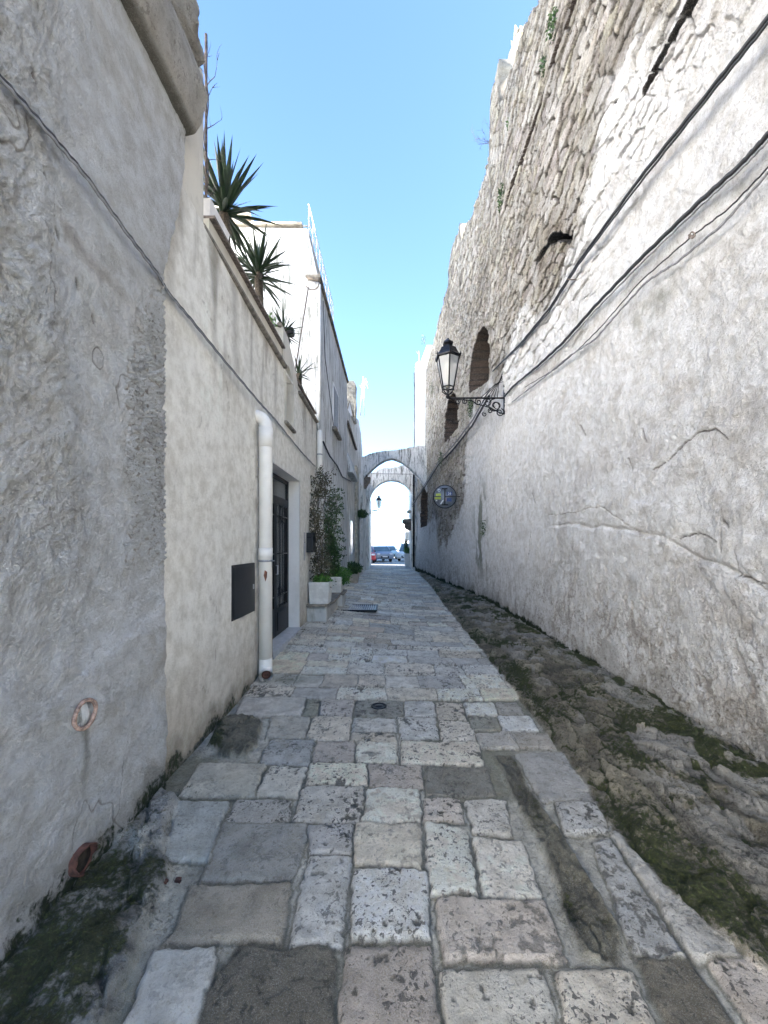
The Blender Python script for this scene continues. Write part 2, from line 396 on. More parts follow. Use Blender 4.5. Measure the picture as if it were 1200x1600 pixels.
jm = fbm(X*1.6, Yg*1.6, 21, 4)
C = mixc(C, (.20, .20, .13), .75*ss(-.02, .2, jm+.25*n30))          # greenish joints in places
M[..., 1] = np.clip(.16+.35*jm, 0, .3)
for poly, c, pt in stones:
    px = [p[0] for p in poly]; py = [p[1] for p in poly]
    i0, i1 = np.searchsorted(xs, [min(px)-.05, max(px)+.05]); j0, j1 = np.searchsorted(ys, [min(py)-.05, max(py)+.05])
    if i1-i0 < 2 or j1-j0 < 1: continue
    sl_ = (slice(i0, i1), slice(j0, j1)); x, y = Xw_[sl_], Yw_[sl_]
    ar = sum(poly[i-1][0]*poly[i][1]-poly[i][0]*poly[i-1][1] for i in range(len(poly)))
    pl = poly if ar > 0 else poly[::-1]
    d = np.full(x.shape, -9.)
    for i in range(len(pl)):
        (ax, ay), (bx, by) = pl[i-1], pl[i]; L = math.hypot(bx-ax, by-ay) or 1
        e = ((x-ax)*(by-ay)-(y-ay)*(bx-ax))/L
        d = np.where(d > e, np.maximum(d, e)+.0, np.maximum(d, e))
    r1, r2, r3 = random.random(), random.random(), random.random()
    t = ss(.009, .002, d); t2 = ss(.006, -.012, d)
    C[sl_] = mixc(C[sl_], (.20, .19, .14), ss(.022, .010, d)*ss(-.002, .006, d)*.75)  # thin shadow line beside each stone, put into the colour
    top = .010*t2+.014+(r1-.5)*.012+.02*(x-np.mean(px))*(r2-.5)+.02*(y-np.mean(py))*(r3-.5)
    nn = fbm(X[sl_]*9+r1*90, Yg[sl_]*9+r2*70, 31, 5, .6)
    pp = ss(.22, .30, fbm(X[sl_]*30+r1*50, Yg[sl_]*30, 33, 3)+.5*fbm(X[sl_]*6, Yg[sl_]*6+r2*9, 34, 2))*pt
    cc = np.array(c)*(1+.35*(r1-.5))*(1+(r2-.5)*np.array([.10, 0, -.14]))
    cs = np.ones(x.shape+(3,))*cc*(1+.7*nn)[..., None]
    cs = mixc(cs, cc*.38, ss(.08, .3, nn+.05*pt)*.4*pt)
    cs = mixc(cs, (.085, .08, .06), pp*.85)
    Z[sl_] = Z[sl_]*1+t*(top-.5*(.02*n9[sl_]))+t*(.008*nn-.006*pp)
    C[sl_] = mixc(C[sl_], (0, 0, 0), t)+cs*t[..., None]
    M[sl_+(0,)] = M[sl_+(0,)]*(1-t)+pt*.8*t; M[sl_+(1,)] = M[sl_+(1,)]*(1-t)+(.05+.18*(c == DRK))*t; M[sl_+(2,)] = M[sl_+(2,)]*(1-t)+.55*t
# mossy, rocky areas: strip at the right, patches
def inpoly(x, y, poly):
    r = np.full(x.shape, False); n = len(poly); dmin = np.full(x.shape, 9.)
    for i in range(n):
        (ax, ay), (bx, by) = poly[i-1], poly[i]
        if ay != by:
            cnd = ((ay > y) != (by > y)) & (x < (bx-ax)*(y-ay)/(by-ay)+ax); r ^= cnd
        L2 = (bx-ax)**2+(by-ay)**2; tt = np.clip(((x-ax)*(bx-ax)+(y-ay)*(by-ay))/L2, 0, 1)
        dmin = np.minimum(dmin, np.hypot(x-ax-tt*(bx-ax), y-ay-tt*(by-ay)))
    return np.where(r, dmin, -dmin)
near = Yg < 6
wx, wy = X+.05*fbm(X*6, Yg*6, 51, 3), Yg+.05*fbm(X*6, Yg*6, 52, 3)
patches = [([G(*p) for p in [(768,1180),(803,1178),(838,1240),(880,1300),(905,1340),(955,1420),(972,1460),(968,1512),(905,1500),(880,1430),(862,1370),(830,1300),(800,1240)]], -.028, .42),
           ([G(*p) for p in [(335,1135),(370,1122),(412,1130),(405,1165),(385,1188),(340,1188),(325,1165)]], .02, .42),
           ([(-1.7,2.4),(-1.40,2.40),G(285,1250),G(262,1300),G(272,1370),G(235,1450),G(190,1560),(-.78,1.0),(-.8,.4),(-1.7,.4)], .03, .55)]
strip = [(1.36,.4),(1.33,1.4),(1.22,1.75),(1.22,2.2),(1.27,3.0),(1.30,4.9),(1.32,7),(1.34,10),(1.45,13),(1.5,16),(1.45,20),(1.6,22),(3,22),(3,.4)]
rx, ry = X*1.0+.35*fbm(X*3, Yg*2.5, 61, 5), Yg*.8+.4*fbm(X*3, Yg*2.5, 62, 5)
f1, f2, idr = voro(rx*4.2, ry*2.6, 63, .95); h1, h2, idh = voro(rx*11, ry*7, 64, .95)
rock = ss(0, .10, f2-f1)
for k, (poly, lift, mossy) in enumerate(patches+[(strip, 0, .5)]):
    d = inpoly(wx, wy, poly); t = ss(-.012, .03, d)
    rel = fbm(X*8, Yg*5, 71, 5, .62)*.8; rg = 1-np.abs(fbm(X*5+1.5*Yg, Yg*3, 75, 4))*4
    if k == 3:
        rise = .10*ss(1.3, 2.4, X)
        zz = -.028*(1-ss(0, .25, d))+rise+.025*rock*(.5+idr)+.07*rel+.035*np.clip(rg, -1, 1)+.025*n30+.012*n90+.02*ss(0, .12, h2-h1)*idh
        cs = np.array((.36, .32, .23))*(1+1.0*rel+.7*(idr-.5)+1.2*n30)[..., None]
        pale = ss(.0, .10, fbm(X*3.6, Yg*2.2, 81, 5)+.9*rel)*ss(1.5, 1.7, X+.0*Yg)
        cs = mixc(cs, (.55, .53, .48), pale*.8); cs = mixc(cs, (.045, .045, .03), (1-rock)*.5); cs = mixc(cs, (.07, .065, .04), ss(.08, 0, h2-h1)*.7); cs = cs*(1+.5*(idh-.5))[..., None]
        mo = .37+.85*fbm(X*2.8, Yg*1.1, 83, 4)+.22*ss(1.75, 2.35, X)+.3*(1-rock)-.5*pale
    else:
        zz = lift*ss(0, .05, d)+.09*rel+.03*rock*(.3+idr)+.02*n30+.015*n90
        cs = np.array((.15, .14, .10) if k < 2 else (.42, .41, .36))*(1+1.4*rel+1.2*n30)[..., None]
        if k == 2: cs = mixc(cs, (.42,.42,.40), ss(.04, .2, fbm(X*4, Yg*4, 85, 4))*.8)
        mo = mossy-(.02 if k < 2 else .12)+1.1*fbm(X*3.5, Yg*3, 84, 5)
    Z = Z*(1-t)+(zg(X, Yg)+zz)*t
    C = C*(1-t)[..., None]+cs*t[..., None]
    M[..., 0] = M[..., 0]*(1-t)+.4*t; M[..., 1] = M[..., 1]*(1-t)+np.clip(mo, 0, 1)*t; M[..., 2] = M[..., 2]*(1-t)+1.0*t
# moss at the foot of the left wall and wet green stain below the pipe
M[..., 1] += .5*ss(.06, 0, np.abs(X+1.45))*ss(2.2, 2.5, Yg)*ss(-.1, .2, fbm(X*3, Yg*3, 91, 3))
st = ss(.5, .05, np.hypot((X+1.2)/1.1, (Yg-4.35)/.55)); C = mixc(C, (.19, .19, .11), st*.6)
# seat of the drain grate and manhole
C = np.clip(C, .01, .85)
inst = inpoly(wx, wy, strip)
fk = (inst[:-1, :-1] > 0.0)
P = np.stack([X, Yg, Z], -1)
PZ = (xs, ys, Z)
o = grid_obj('street', P, C, M, M_PAVE, keep=~fk); tag(o, 'worn limestone block paving with cement joints along the lane', 'street', kind='structure')
o = grid_obj('rocky_verge', P, C, M, M_ROCK, keep=fk); tag(o, 'dark mossy bedrock strip along the foot of the big wall', 'verge', kind='structure')
def gz(x, y):
    i = min(len(xs)-1, max(0, int(np.searchsorted(xs, x)))); j = min(len(ys)-1, max(0, int(np.searchsorted(ys, y)))); return float(Z[i, j])
# ------------------------------------------------------------------ wide ground beyond the lane and behind
m, t, b = newmat('pale_square_paving', .8); p = coord(t)
br = N(t, 'ShaderNodeTexBrick'); t.links.new(p, br.inputs['Vector']); br.inputs['Scale'].default_value = 1.0
br.inputs['Brick Width'].default_value = .7; br.inputs['Row Height'].default_value = .4; br.inputs['Mortar Size'].default_value = .02
br.inputs['Color1'].default_value = (.42, .41, .38, 1); br.inputs['Color2'].default_value = (.33, .32, .3, 1); br.inputs['Mortar'].default_value = (.2, .19, .17, 1)
t.links.new(mix(t, math_(t, 'MULTIPLY', noise(t, p, 2, 5), .5), br.outputs[0], (.25, .24, .22)), b.inputs['Base Color'])
M_SQ = m
g = MB().add([(-3000,-40,-.05),(3000,-40,-.05),(3000,5000,-.05),(-3000,5000,-.05)], [(0,1,2,3)]).build('ground', M_SQ)
tag(g, 'pale stone paving of the open square beyond the arch', 'ground', kind='structure')
g = MB().add([(-40,24.85,-.012),(40,24.85,-.012),(40,70,-.012),(-40,70,-.012)], [(0,1,2,3)]).build('square', M_SQ)
tag(g, 'sunlit paved square beyond the second arch', 'square', kind='structure')

# ------------------------------------------------------------------ fortress wall at the right
def XR(Y): return np.interp(Y, [-12, 10, 12.8, 15.5, 20.5, 24.4], [2.42, 2.40, 2.28, 2.05, 1.85, 1.62])
ysr = nodes((-2.1, 0, .1), (0, 1.8, .06))
yy = [1.86]
while yy[-1] < 24.38: yy.append(yy[-1]+min(.03, max(.006, yy[-1]**2/(2.4*384)*.32)))
ysr = np.concatenate([ysr, yy])
vv = np.concatenate([np.linspace(0, 6.2, 640, endpoint=False), np.linspace(6.2, 10, 260)])/10.
ZT = lambda y: np.interp(y, [-12,5,6.1,6.5,7.85,8.35,8.4,9.12,9.2,10.1,11.7,12.55,12.6,14.1,14.2,12.2,15.7,17,20.4,20.42,24.4],
                         [9.6,9.9,10.2,10.6,11.05,11.1,12.2,12.3,10.95,10.95,11.3,11.5,12.1,12.1,11.6,11.5,11.05,10.9,10.9,6.9,6.9])
Yr, Vr = np.meshgrid(ysr, vv, indexing='ij')
zt = ZT(Yr)+.10*fbm(Yr*2.5, Yr*0, 101, 4)*2; Zr = -.15+Vr*(zt+.15)
s1 = fbm(Yr*.7, Zr*.7, 102, 5); s2 = fbm(Yr*3, Zr*3, 103, 5); s3 = fbm(Yr*12, Zr*12, 104, 4); s4 = fbm(Yr*40, Zr*40, 105, 3)
zb = np.interp(Yr, [0, 3.2, 4.3, 4.8, 8, 11.3, 11.9, 14, 17, 24], [5.9, 6.2, 6.0, 5.35, 5.35, 5.3, 3.6, 1.6, 2.2, 3.4])
pl = ss(-.35, .35, zb-Zr+1.9*s1+.9*s2)                     # 1 = plastered, 0 = bare rubble
thick = ss(-.1, 1.6, zb-Zr+1.2*s1)                         # how deep the plaster buries the stones
wY = Yr+.08*fbm(Yr*2.2, Zr*2.2, 107, 3)+.03*fbm(Yr*14, Zr*14, 111, 3); wZ = Zr+.07*fbm(Yr*1.2, Zr*2, 108, 3)+.03*fbm(Yr*14, Zr*14, 112, 3)
sz = 1/.19
f1, f2, ids = voro(wY*2.7+.5*np.floor(wZ*sz), wZ*sz, 109, .62)
g1, g2, idg = voro(wY*6, wZ*9.5, 113, .9)
big = ss(-.08, .08, fbm(Yr*.9, Zr*.9, 114, 3)+.02)
jd = (f2-f1)*big+(g2-g1)*(1-big); idc = np.where(big > .5, ids, idg)
stn = ss(.03, .11, jd)
Dr = (1-thick)*(stn*.05+(idc-.5)*.05*stn+.018*s4+.015*s3+.03*(wY*2.7*3%1-.5)*(idc-.5)*0)+thick*(.05*s2+.026*s3+.010*s4)+.05*s1
Dr += pl*(1-thick)*.015
stc = np.array((.47, .435, .375))*(1+.6*(idc-.5))[..., None]*(1+.7*s3+.5*s4)[..., None]*np.stack([np.ones_like(idc), 1-.06*(hsh(idc*9999, idc*77, 3)-.5), 1-.14*(hsh(idc*9999, idc*55, 4)-.5)], -1)
stc = mixc(stc, (.62, .61, .58), ss(-.05, .2, s2+.3*(idc-.5))*.6)        # old lime wash on stone faces
stc = mixc(stc, (.055, .042, .03), (1-ss(.05, .15, jd))*.95)
# brown weathered rubble round the gap above the cables
brn = ss(1, .2, np.hypot((Yr-5.7)/1.1, (Zr-6.05)/.6)+.8*s2); stc = mixc(stc, (.20, .155, .11), brn*.45); stc = stc*(1-.25*ss(.05, .2, s1))[..., None]
plc = np.ones(Yr.shape+(3,))*np.array((.87, .875, .88))*(1+.16*s2+.12*s3)[..., None]
low = ss(1.7, .5, Zr+.9*s1)                                  # rough scoured lower coat
sw = np.abs(fbm(Yr*5+2*s2, Zr*5+2*s3, 121, 4))
plc = mixc(plc, (.42, .39, .36), low*ss(.09, .02, sw)*.75)
plc = mixc(plc, (.30, .29, .26), ss(.55, .0, Zr+.5*s2+.2*s3)*.7)
plc = mixc(plc, (.25, .26, .22), ss(.16, .3, fbm(Yr*1.1, Zr*1.1, 123, 5)+.1*s3)*.75*ss(3.2, 3.8, Zr)*ss(6.2, 4.2, Yr))   # grey lichen patch
plc = mixc(plc, (.48, .44, .40), ss(.07, .2, fbm(Yr*2.2, Zr*2.8, 124, 5)+.25*s4)*.4*ss(12, 3, Yr+0*Zr))
alg = np.exp(-((Yr-10.3)/.7)**2)*ss(.0, .12, fbm(Yr*3, Zr*1.3, 125, 4)+.05)*ss(3.6, 2.6, Zr)*ss(.4, 1.2, Zr)
plc = mixc(plc, (.13, .15, .09), alg*.8)
Dr += thick*low*(.018*ss(.06, .0, sw)*-1+.012*s4)
Cr = stc*(1-pl)[..., None]+plc*pl[..., None]
# broken ledge where the upper coat stops (about eye height near the camera)
lz = np.interp(Yr, [2, 2.45, 3.2, 3.7, 5, 6.2], [1.12, 1.25, 1.52, 1.66, 1.82, 1.85])+.12*s2
led = ss(6.6, 5, Yr)*ss(1.9, 2.1, Yr)
Dr += led*(.013*ss(.02, -.02, Zr-lz)*ss(-.9, 0, Zr-lz)-.02*np.exp(-((Zr-lz-.01)/.02)**2)); 
lz2 = lz+.30+.05*s2
Dr += led*.012*ss(.02, -.02, Zr-lz2)*ss(-.3, -.05, Zr-lz2)*ss(-.1, .1, s1+.05)
Cr = mixc(Cr, (.26, .20, .15), led*np.exp(-((Zr-lz-.012)/.008)**2)*.35*ss(-.05, .15, fbm(Yr*3, Zr*0, 126, 3)))
# flaked shell near (1080,710) and thin cracks
def crack(pts, wd, depth, colr=(.07, .05, .04)):
    global Dr, Cr
    dd = np.full(Yr.shape, 9.); 
    for (a, c) in zip(pts[:-1], pts[1:]):
        A0 = W(a[0], a[1], 2.40); B0 = W(c[0], c[1], 2.40)
        vy, vz = B0.y-A0.y, B0.z-A0.z; L2 = vy*vy+vz*vz
        yy_, zz_ = Yr+.05*s3, Zr+.05*s3
        tt = np.clip(((yy_-A0.y)*vy+(zz_-A0.z)*vz)/L2, 0, 1); dd = np.minimum(dd, np.hypot(yy_-A0.y-tt*vy, zz_-A0.z-tt*vz))
    k = ss(wd, wd*.3, dd); Dr = Dr-depth*k; Cr = mixc(Cr, colr, k*.8)
crack([(1020,735),(1045,718),(1062,700),(1085,678),(1115,670),(1135,685)], .009, .02)
crack([(855,805),(900,800),(935,790),(1000,832)], .006, .02, (.3, .25, .2)); crack([(1060,842),(1090,832),(1120,845)], .009, .03)
crack([(1125,860),(1130,815),(1140,825)], .010, .03); crack([(905,665),(912,680)], .02, .03); crack([(1000,672),(1007,690)], .016, .03)
crack([(830,770),(838,788)], .02, .03); crack([(978,718),(985,733)], .02, .03); crack([(767,745),(775,800),(778,860)], .012, .02); crack([(830,830),(824,870)], .006, .01)
crack([(1150,860),(1155,900),(1200,915)], .006, .012)
# openings: slots, niches with brick backs
ni = np.zeros(Yr.shape)
def recess(mask, depth, kind=0):
    global Dr, Cr, ni
    Dr = Dr*(1-mask)-depth*mask
    bz = Zr/.16; by = Yr/.34+.5*(np.floor(bz) % 2); bj = np.minimum(np.abs(bz-np.round(bz))*.16, np.abs(by-np.round(by))*.34)
    bc = np.array((.085, .055, .038) if kind else (.02, .014, .01))*(1+.6*(hsh(np.floor(by), np.floor(bz), 5)-.5)+.6*s3)[..., None]  # slots and bricks coloured darker to stand for the shade inside
    bc = mixc(bc, (.02, .016, .012), ss(.02, .008, bj)*.9)
    if kind: Dr = Dr-.02*ss(.02, .005, bj)*mask
    cm = mask.copy()
    for _ in range(2):
        q = cm.copy(); q[:, 1:] = np.maximum(q[:, 1:], cm[:, :-1]); q[:, :-1] = np.maximum(q[:, :-1], cm[:, 1:]); q[1:] = np.maximum(q[1:], q[:-1]); cm = q
    cm = ss(.05, .3, cm); Cr = Cr*(1-cm)[..., None]+bc*cm[..., None]; ni = np.maximum(ni, cm)
def archm(yc, hw, z0, zs, e=.03):
    top = np.where(Zr > zs, np.hypot(Yr-yc, (Zr-zs)*1.0), np.abs(Yr-yc)); return ss(e, -e, top+.03*s3-hw)*ss(-e, e, Zr-z0)
lz3 = 5.55+.25*(Yr-9.2)
recess(archm(10.3, .98, 5.35, 6.25)*ss(-.05, .1, Zr-lz3), .6, 1)
recess(archm(13.9, .95, 5.55, 6.0), .5, 1)
recess(archm(20.9, 1.35, 2.6, 3.7, .05), .28, 1)
recess(ss(.01, -.01, np.abs(Zr-(5.80+.1*(3.3-Yr))+.10*s2)-.015-.05*ss(3.6, 3.0, Yr)-.03*s3)*ss(2.6, 2.8, Yr)*ss(3.62, 3.55, Yr+.1*s2), .6)
cv = np.interp(Yr, [5.1, 5.2, 5.4, 5.7, 6.1, 6.4], [5.60, 5.72, 5.92, 6.08, 6.17, 6.18])+.05*s2
recess(ss(.015, -.01, np.abs(Zr-cv)-.055+.05*np.abs(Yr-5.6)-.04*s3)*ss(5.0, 5.05, Yr)*ss(6.3, 6.2, Yr), .5)
gl = ss(.065, .045, np.abs(Zr-8.56+.05*s2)+.02*s3)*ss(3, 3.4, Yr)*ss(8.1, 7.6, Yr)
Dr = Dr-.16*gl; Cr = mixc(Cr, (.05, .03, .02), ss(.0, .5, gl+np.roll(gl, 1, 1)+np.roll(gl, -1, 1)))  # groove colour carries its shadow as well as brown dirt
gl2 = ss(.05, .01, np.abs(Zr-(9.2+.0*Yr)+.03*s2))*ss(4.2, 3.9, Yr); Dr = Dr-.06*gl2
# put-log holes
for (yy0, zz0) in ((7.5,7.3),(13.2,6.2),(12.4,8.3),(9.0,9.6),(6.6,7.6),(4.6,7.0)):
    hm = ss(.085, .06, np.maximum(np.abs(Yr-yy0), np.abs(Zr-zz0))+.02*s3); Dr = Dr-.10*hm; Cr = mixc(Cr, (.12, .09, .06), hm*.8)
flare = np.interp(Yr, [10, 14, 24.4], [0, .10, .22])*ss(3.4, 0, Zr)
Xr = XR(Yr)-Dr-flare+.05*(Zr/6)*0
Mr = np.zeros(Yr.shape+(3,)); Mr[..., 0] = (1-pl)*.7+pl*.15+.3*low*pl
Mr[..., 1] = np.clip(.85*ss(.22, .0, Zr-.12*ss(3,6,Yr)+.25*s2)+.35*alg+.3*(1-pl)*ss(.12,.3,fbm(Yr*.8,Zr*.8,131,4)), 0, .9)
Mr[..., 1] += .30*np.exp(-((Yr-12.1)/.6)**2)*ss(6, 5, Zr)*ss(2.2, 3, Zr)
Mr[..., 2] = .45+.5*(1-pl)+.5*low*pl
Mr[..., 1] *= (1-ni)
P = np.stack([Xr, Yr, Zr], -1); Cr = np.clip(Cr, .02, .86)
cap = P[:, -1:, :].copy(); cap[..., 0] += .5; cap[..., 2] -= .02; cap2 = cap.copy(); cap2[..., 0] += 2.4; cap2[..., 2] -= .05
P = np.concatenate([P, cap, cap2], 1); Cr = np.concatenate([Cr, Cr[:, -1:], Cr[:, -1:]], 1); Mr = np.concatenate([Mr, Mr[:, -1:], Mr[:, -1:]], 1)
fort = empty('fortress_wall', (2.4, 8, 0), 'huge old town wall on the right, whitewashed below and bare rubble stone above', 'wall')
grid_obj('rubble_facing', P, Cr, Mr, M_WALLR, fort)
mb = MB()
for a, b_, zz_ in ((-2.05, 8, 9.4), (8, 15, 10.6), (15, 20.4, 10.6), (20.4, 24.4, 6.6)):
    xa = float(XR(min(b_, 24.4)))+.75; mb.box(xa, 6.5, a, b_-.003, -.1, zz_)
mb.build('core', M_STONE, fort)
# battlement stub behind, catching the sun
def rough_block(mb, x0, x1, y0, y1, z0, z1, n=7, amp=.05, seed=1, mi=0):
    r = random.Random(seed)
    bm = bmesh.new(); bmesh.ops.create_cube(bm, size=1); bmesh.ops.subdivide_edges(bm, edges=bm.edges[:], cuts=n, use_grid_fill=True)
    for v in bm.verts:
        v.co = Vector(((x0+x1)/2+v.co.x*(x1-x0), (y0+y1)/2+v.co.y*(y1-y0), (z0+z1)/2+v.co.z*(z1-z0)))+Vector((r.uniform(-amp, amp), r.uniform(-amp, amp), r.uniform(-amp, amp)))
    bm.verts.index_update(); mb.add([v.co for v in bm.verts], [[v.index for v in f.verts] for f in bm.faces], mi); bm.free()
mb = MB(); rough_block(mb, 3.0, 3.45, 9.3, 10.2, 10.6, 13.4, 8, .03, 3); rough_block(mb, 3.04, 3.36, 9.4, 10.1, 13.35, 14.25, 6, .05, 4)
mb.build('battlement_stub', M_STONE, fort)
# ------------------------------------------------------------------ near left house
house1 = empty('whitewashed_house', (-1.6, 1, 0), 'rough whitewashed house at the near left with a projecting eave and wall cable', 'house')
ysl = nodes((-.4, 0, .1), (0, 1.0, .05), (1.0, 2.42, .0042)); zsl = nodes((-.2, 4.44, .0054))
Yl, Zl = np.meshgrid(ysl, zsl, indexing='ij')
a1 = fbm(Yl*1.1, Zl*1.1, 201, 5); a2 = fbm(Yl*4, Zl*4, 202, 5); a3 = fbm(Yl*13, Zl*13, 203, 4); a4 = fbm(Yl*42, Zl*42, 204, 3)
f1, f2, _ = voro((Yl+.02*a3)*34, (Zl+.02*a3)*34, 205, .9)          # pebble dash strip by the corner
pd = ss(-.04, .04, Yl-2.06+.10*a2*2-.05*(Zl-2.5)*0)*ss(1.35, 1.5, Zl+.3*a2)*ss(3.45, 3.1, Zl+.6*(2.42-Yl)*3+.2*a2)
lump = ss(.1, -.1, Yl-1.72+.25*a1+.1*(Zl-2))*ss(1.1, 1.5, Zl+.3*a1)*ss(4.2, 3.9, Zl)
rid = 1-2.2*np.abs(fbm(Yl*24+3*a2-8*Zl, Zl*26, 206, 3))
cs_ = ss(1.15, 1.0, Zl+.35*a1)                                        # lower coat, hand trowelled diagonal
diag = fbm((Yl*.8-Zl*.6)*5, (Yl*.6+Zl*.8)*16, 207, 4)
Dl = .035*a1+.014*a2+pd*(.020*(1-ss(0, .6, f1))+.014*a4)+lump*(.016*rid+.018*a3)+(1-pd)*(.012*a3+.006*a4)+cs_*(.03*diag+.02)
ldg = .86+.33*(Yl-1.4)+.06*a2
Dl += .010*ss(.02, -.02, Zl-ldg)*ss(-.5, -.05, Zl-ldg)+.003*ss(.0,.03,fbm(Yl*2.0,Zl*2.0,208,4))
for z0_, dz_, am in ((1.15, .10, .005), (2.9, -.25, .004), (1.05, .4, .004)):
    q_ = Zl-(z0_+dz_*(Yl-1.4)+.12*a2); Dl += am*ss(.012, -.012, q_)*ss(-.25, 0, q_)
Cl = np.ones(Yl.shape+(3,))*np.array((.88, .88, .875))*(1+.12*a2+.08*a3)[..., None]
Cl = mixc(Cl, (.66, .62, .57), .4*ss(.02, .25, fbm(Yl*2, Zl*1.5, 210, 5))); Cl = mixc(Cl, (.42, .36, .30), pd*ss(.55, .8, f1)*.8)
Cl = mixc(Cl, (.33, .27, .21), .5*np.exp(-((Zl-(2.75+.22*(2.42-Yl)))/.05)**2)*ss(-.1,.15,a2))       # stain under cable
Cl = mixc(Cl, (.30, .25, .2), ss(.012, .004, np.abs(Zl-ldg-.0))*.35*ss(0,.1,a3+.05)); Cl = mixc(Cl, (.3, .28, .24), .7*ss(.45, .05, Zl+.5*a2+.2*(2.42-Yl)*.5))
Cl = mixc(Cl, (.12, .115, .08), .75*np.exp(-((Yl-1.75+.02*a3)/.022)**2)*ss(.86, .8, Zl)*ss(.3, .7, Zl))
for j, (yy0, zz0) in enumerate(((1.55,3.05),(1.62,2.86),(1.72,2.72),(1.66,3.25),(1.82,2.62),(1.52,3.4))):
    hm = ss(.03, .012, np.hypot((Yl-yy0-.4*(zz0-Zl))*2.4, Zl-zz0)+.01*a4); Dl -= .02*hm; Cl = mixc(Cl, (.16, .11, .08), hm*.8)
crk = np.abs(fbm(Yl*2.2, Zl*1.3, 211, 4)); ck = ss(.006, .001, crk)*ss(0, .1, a1+.03); Dl -= .005*ck; Cl = mixc(Cl, (.2, .17, .14), ck*.7)
Ml = np.zeros(Yl.shape+(3,)); Ml[..., 0] = .15+.5*pd+.2*lump; Ml[..., 1] = .62*ss(.30, .02, Zl+.35*a2); Ml[..., 2] = .4+.6*pd+.4*lump
edge = ss(2.40, 2.42, Yl)*.02
xl = -1.43-.0+Dl-edge+np.interp(Yl, [0, 2.4], [.05, 0])+.02*np.clip((4.14-Zl)/4, 0, 1)*0
ext = np.interp(Zl, [3.2, 3.55, 3.8, 4.2], [0, .09, .19, .25])+.02*a3
P = np.stack([xl, Yl+ext*ss(1.9, 2.42, Yl), Zl], -1); endc = P[-1:, :, :].copy(); endc[..., 0] = -1.62
P = np.concatenate([P, endc], 0); Cl = np.concatenate([Cl, Cl[-1:]], 0); Ml = np.concatenate([Ml, Ml[-1:]], 0)
grid_obj('wall', P, np.clip(Cl, .02, .8), Ml, M_WALLL, house1)
MB().box(-5, -1.60, -.35, 2.40, -.1, 6.0).build('core', M_WHITE2, house1)
# eave slab: rounded rough profile and rubble above
ye = nodes((-.4, 0, .1), (0, 1, .05), (1, 2.69, .008)); prof = []
zs_ = np.linspace(0, 1, 150)
def prof_x(z): return np.interp(z, [4.40,4.43,4.50,4.68,4.84,4.88,4.92,5.1,5.6,6.4], [-1.50,-1.37,-1.33,-1.29,-1.33,-1.37,-1.33,-1.34,-1.40,-1.6])
ze = 4.40+zs_*2.0
Ye, Ze = np.meshgrid(ye, ze, indexing='ij')
e1 = fbm(Ye*4, Ze*4, 221, 5); e2 = fbm(Ye*16, Ze*16, 222, 4); up = ss(4.87, 4.91, Ze+.04*e1)
De = .03*e1+.01*e2+up*.11*fbm(Ye*7, Ze*9, 223, 4)
P = np.stack([prof_x(Ze)+De, Ye, Ze], -1)
Ce = np.ones(Ye.shape+(3,))*np.array((.66, .63, .58))*(1+.3*e1+.3*e2)[..., None]; Ce = mixc(Ce, (.25, .22, .18), ss(.0, .2, e1+.1*e2)*.55*ss(4.6, 4.8, Ze)); Ce = mixc(Ce, (.55, .52, .47), up*.7)
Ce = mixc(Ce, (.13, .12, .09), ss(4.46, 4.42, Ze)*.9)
Me = np.zeros(Ye.shape+(3,)); Me[..., 0] = .6; Me[..., 1] = .2+.3*e1; Me[..., 2] = .9
ec = P[-1:].copy(); ec[..., 0] = -1.75
P = np.concatenate([P, ec], 0); Ce = np.concatenate([Ce, Ce[-1:]], 0); Me = np.concatenate([Me, Me[-1:]], 0)
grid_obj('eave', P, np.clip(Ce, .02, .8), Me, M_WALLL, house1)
# terracotta ring and broken pipe stub on this wall
def on_left(px, py, X=-1.385): return W(px, py, X)
c = on_left(131, 1116)
mb = MB(); ring = [c+Vector((.006+.002*math.sin(3*a), .060*math.cos(a), .060*math.sin(a))) for a in np.linspace(0, 2*math.pi, 28, endpoint=False)]
mb.tube(ring, .0095, 8, closed=True)
o = mb.build('clay_pipe_rim', M_CLAY); tag(o, 'round worn clay pipe rim plugged with plaster in the near left wall', 'pipe end')
q = MB().lathe((c.x-.02, c.y, c.z), [(.055, 0), (.054, .018), (.02, .024)], 20, axis='x').build('plaster_plug', M_WHITE2, None)
q.parent = o; 
c = on_left(131, 1343, -1.375)
mb = MB(); pts = []
n = 18; vs = []; fs = []
for i, (r_, dx) in enumerate(((.056, -.05), (.058, .012), (.050, .010), (.048, -.05))):
    for j in range(n):
        a = 2*math.pi*j/n; jag = (.010*math.sin(2*a)+.005*math.sin(7*a+1)) if i in (1, 2) else 0
        vs.append((c.x+dx+jag+.010*math.sin(a), c.y+r_*math.cos(a), c.z+r_*1.1*math.sin(a)))
for i in range(3):
    for j in range(n): fs.append((i*n+j, i*n+(j+1) % n, (i+1)*n+(j+1) % n, (i+1)*n+j))
mb.add(vs, fs, 0, True); mb.lathe((c.x-.02, c.y, c.z), [(.049, 0), (.049, .012)], 18, axis='x', mi=1); o = mb.build('broken_clay_pipe', [M_CLAY2, M_SOIL]); tag(o, 'broken orange clay pipe stub low in the near left wall', 'pipe end')

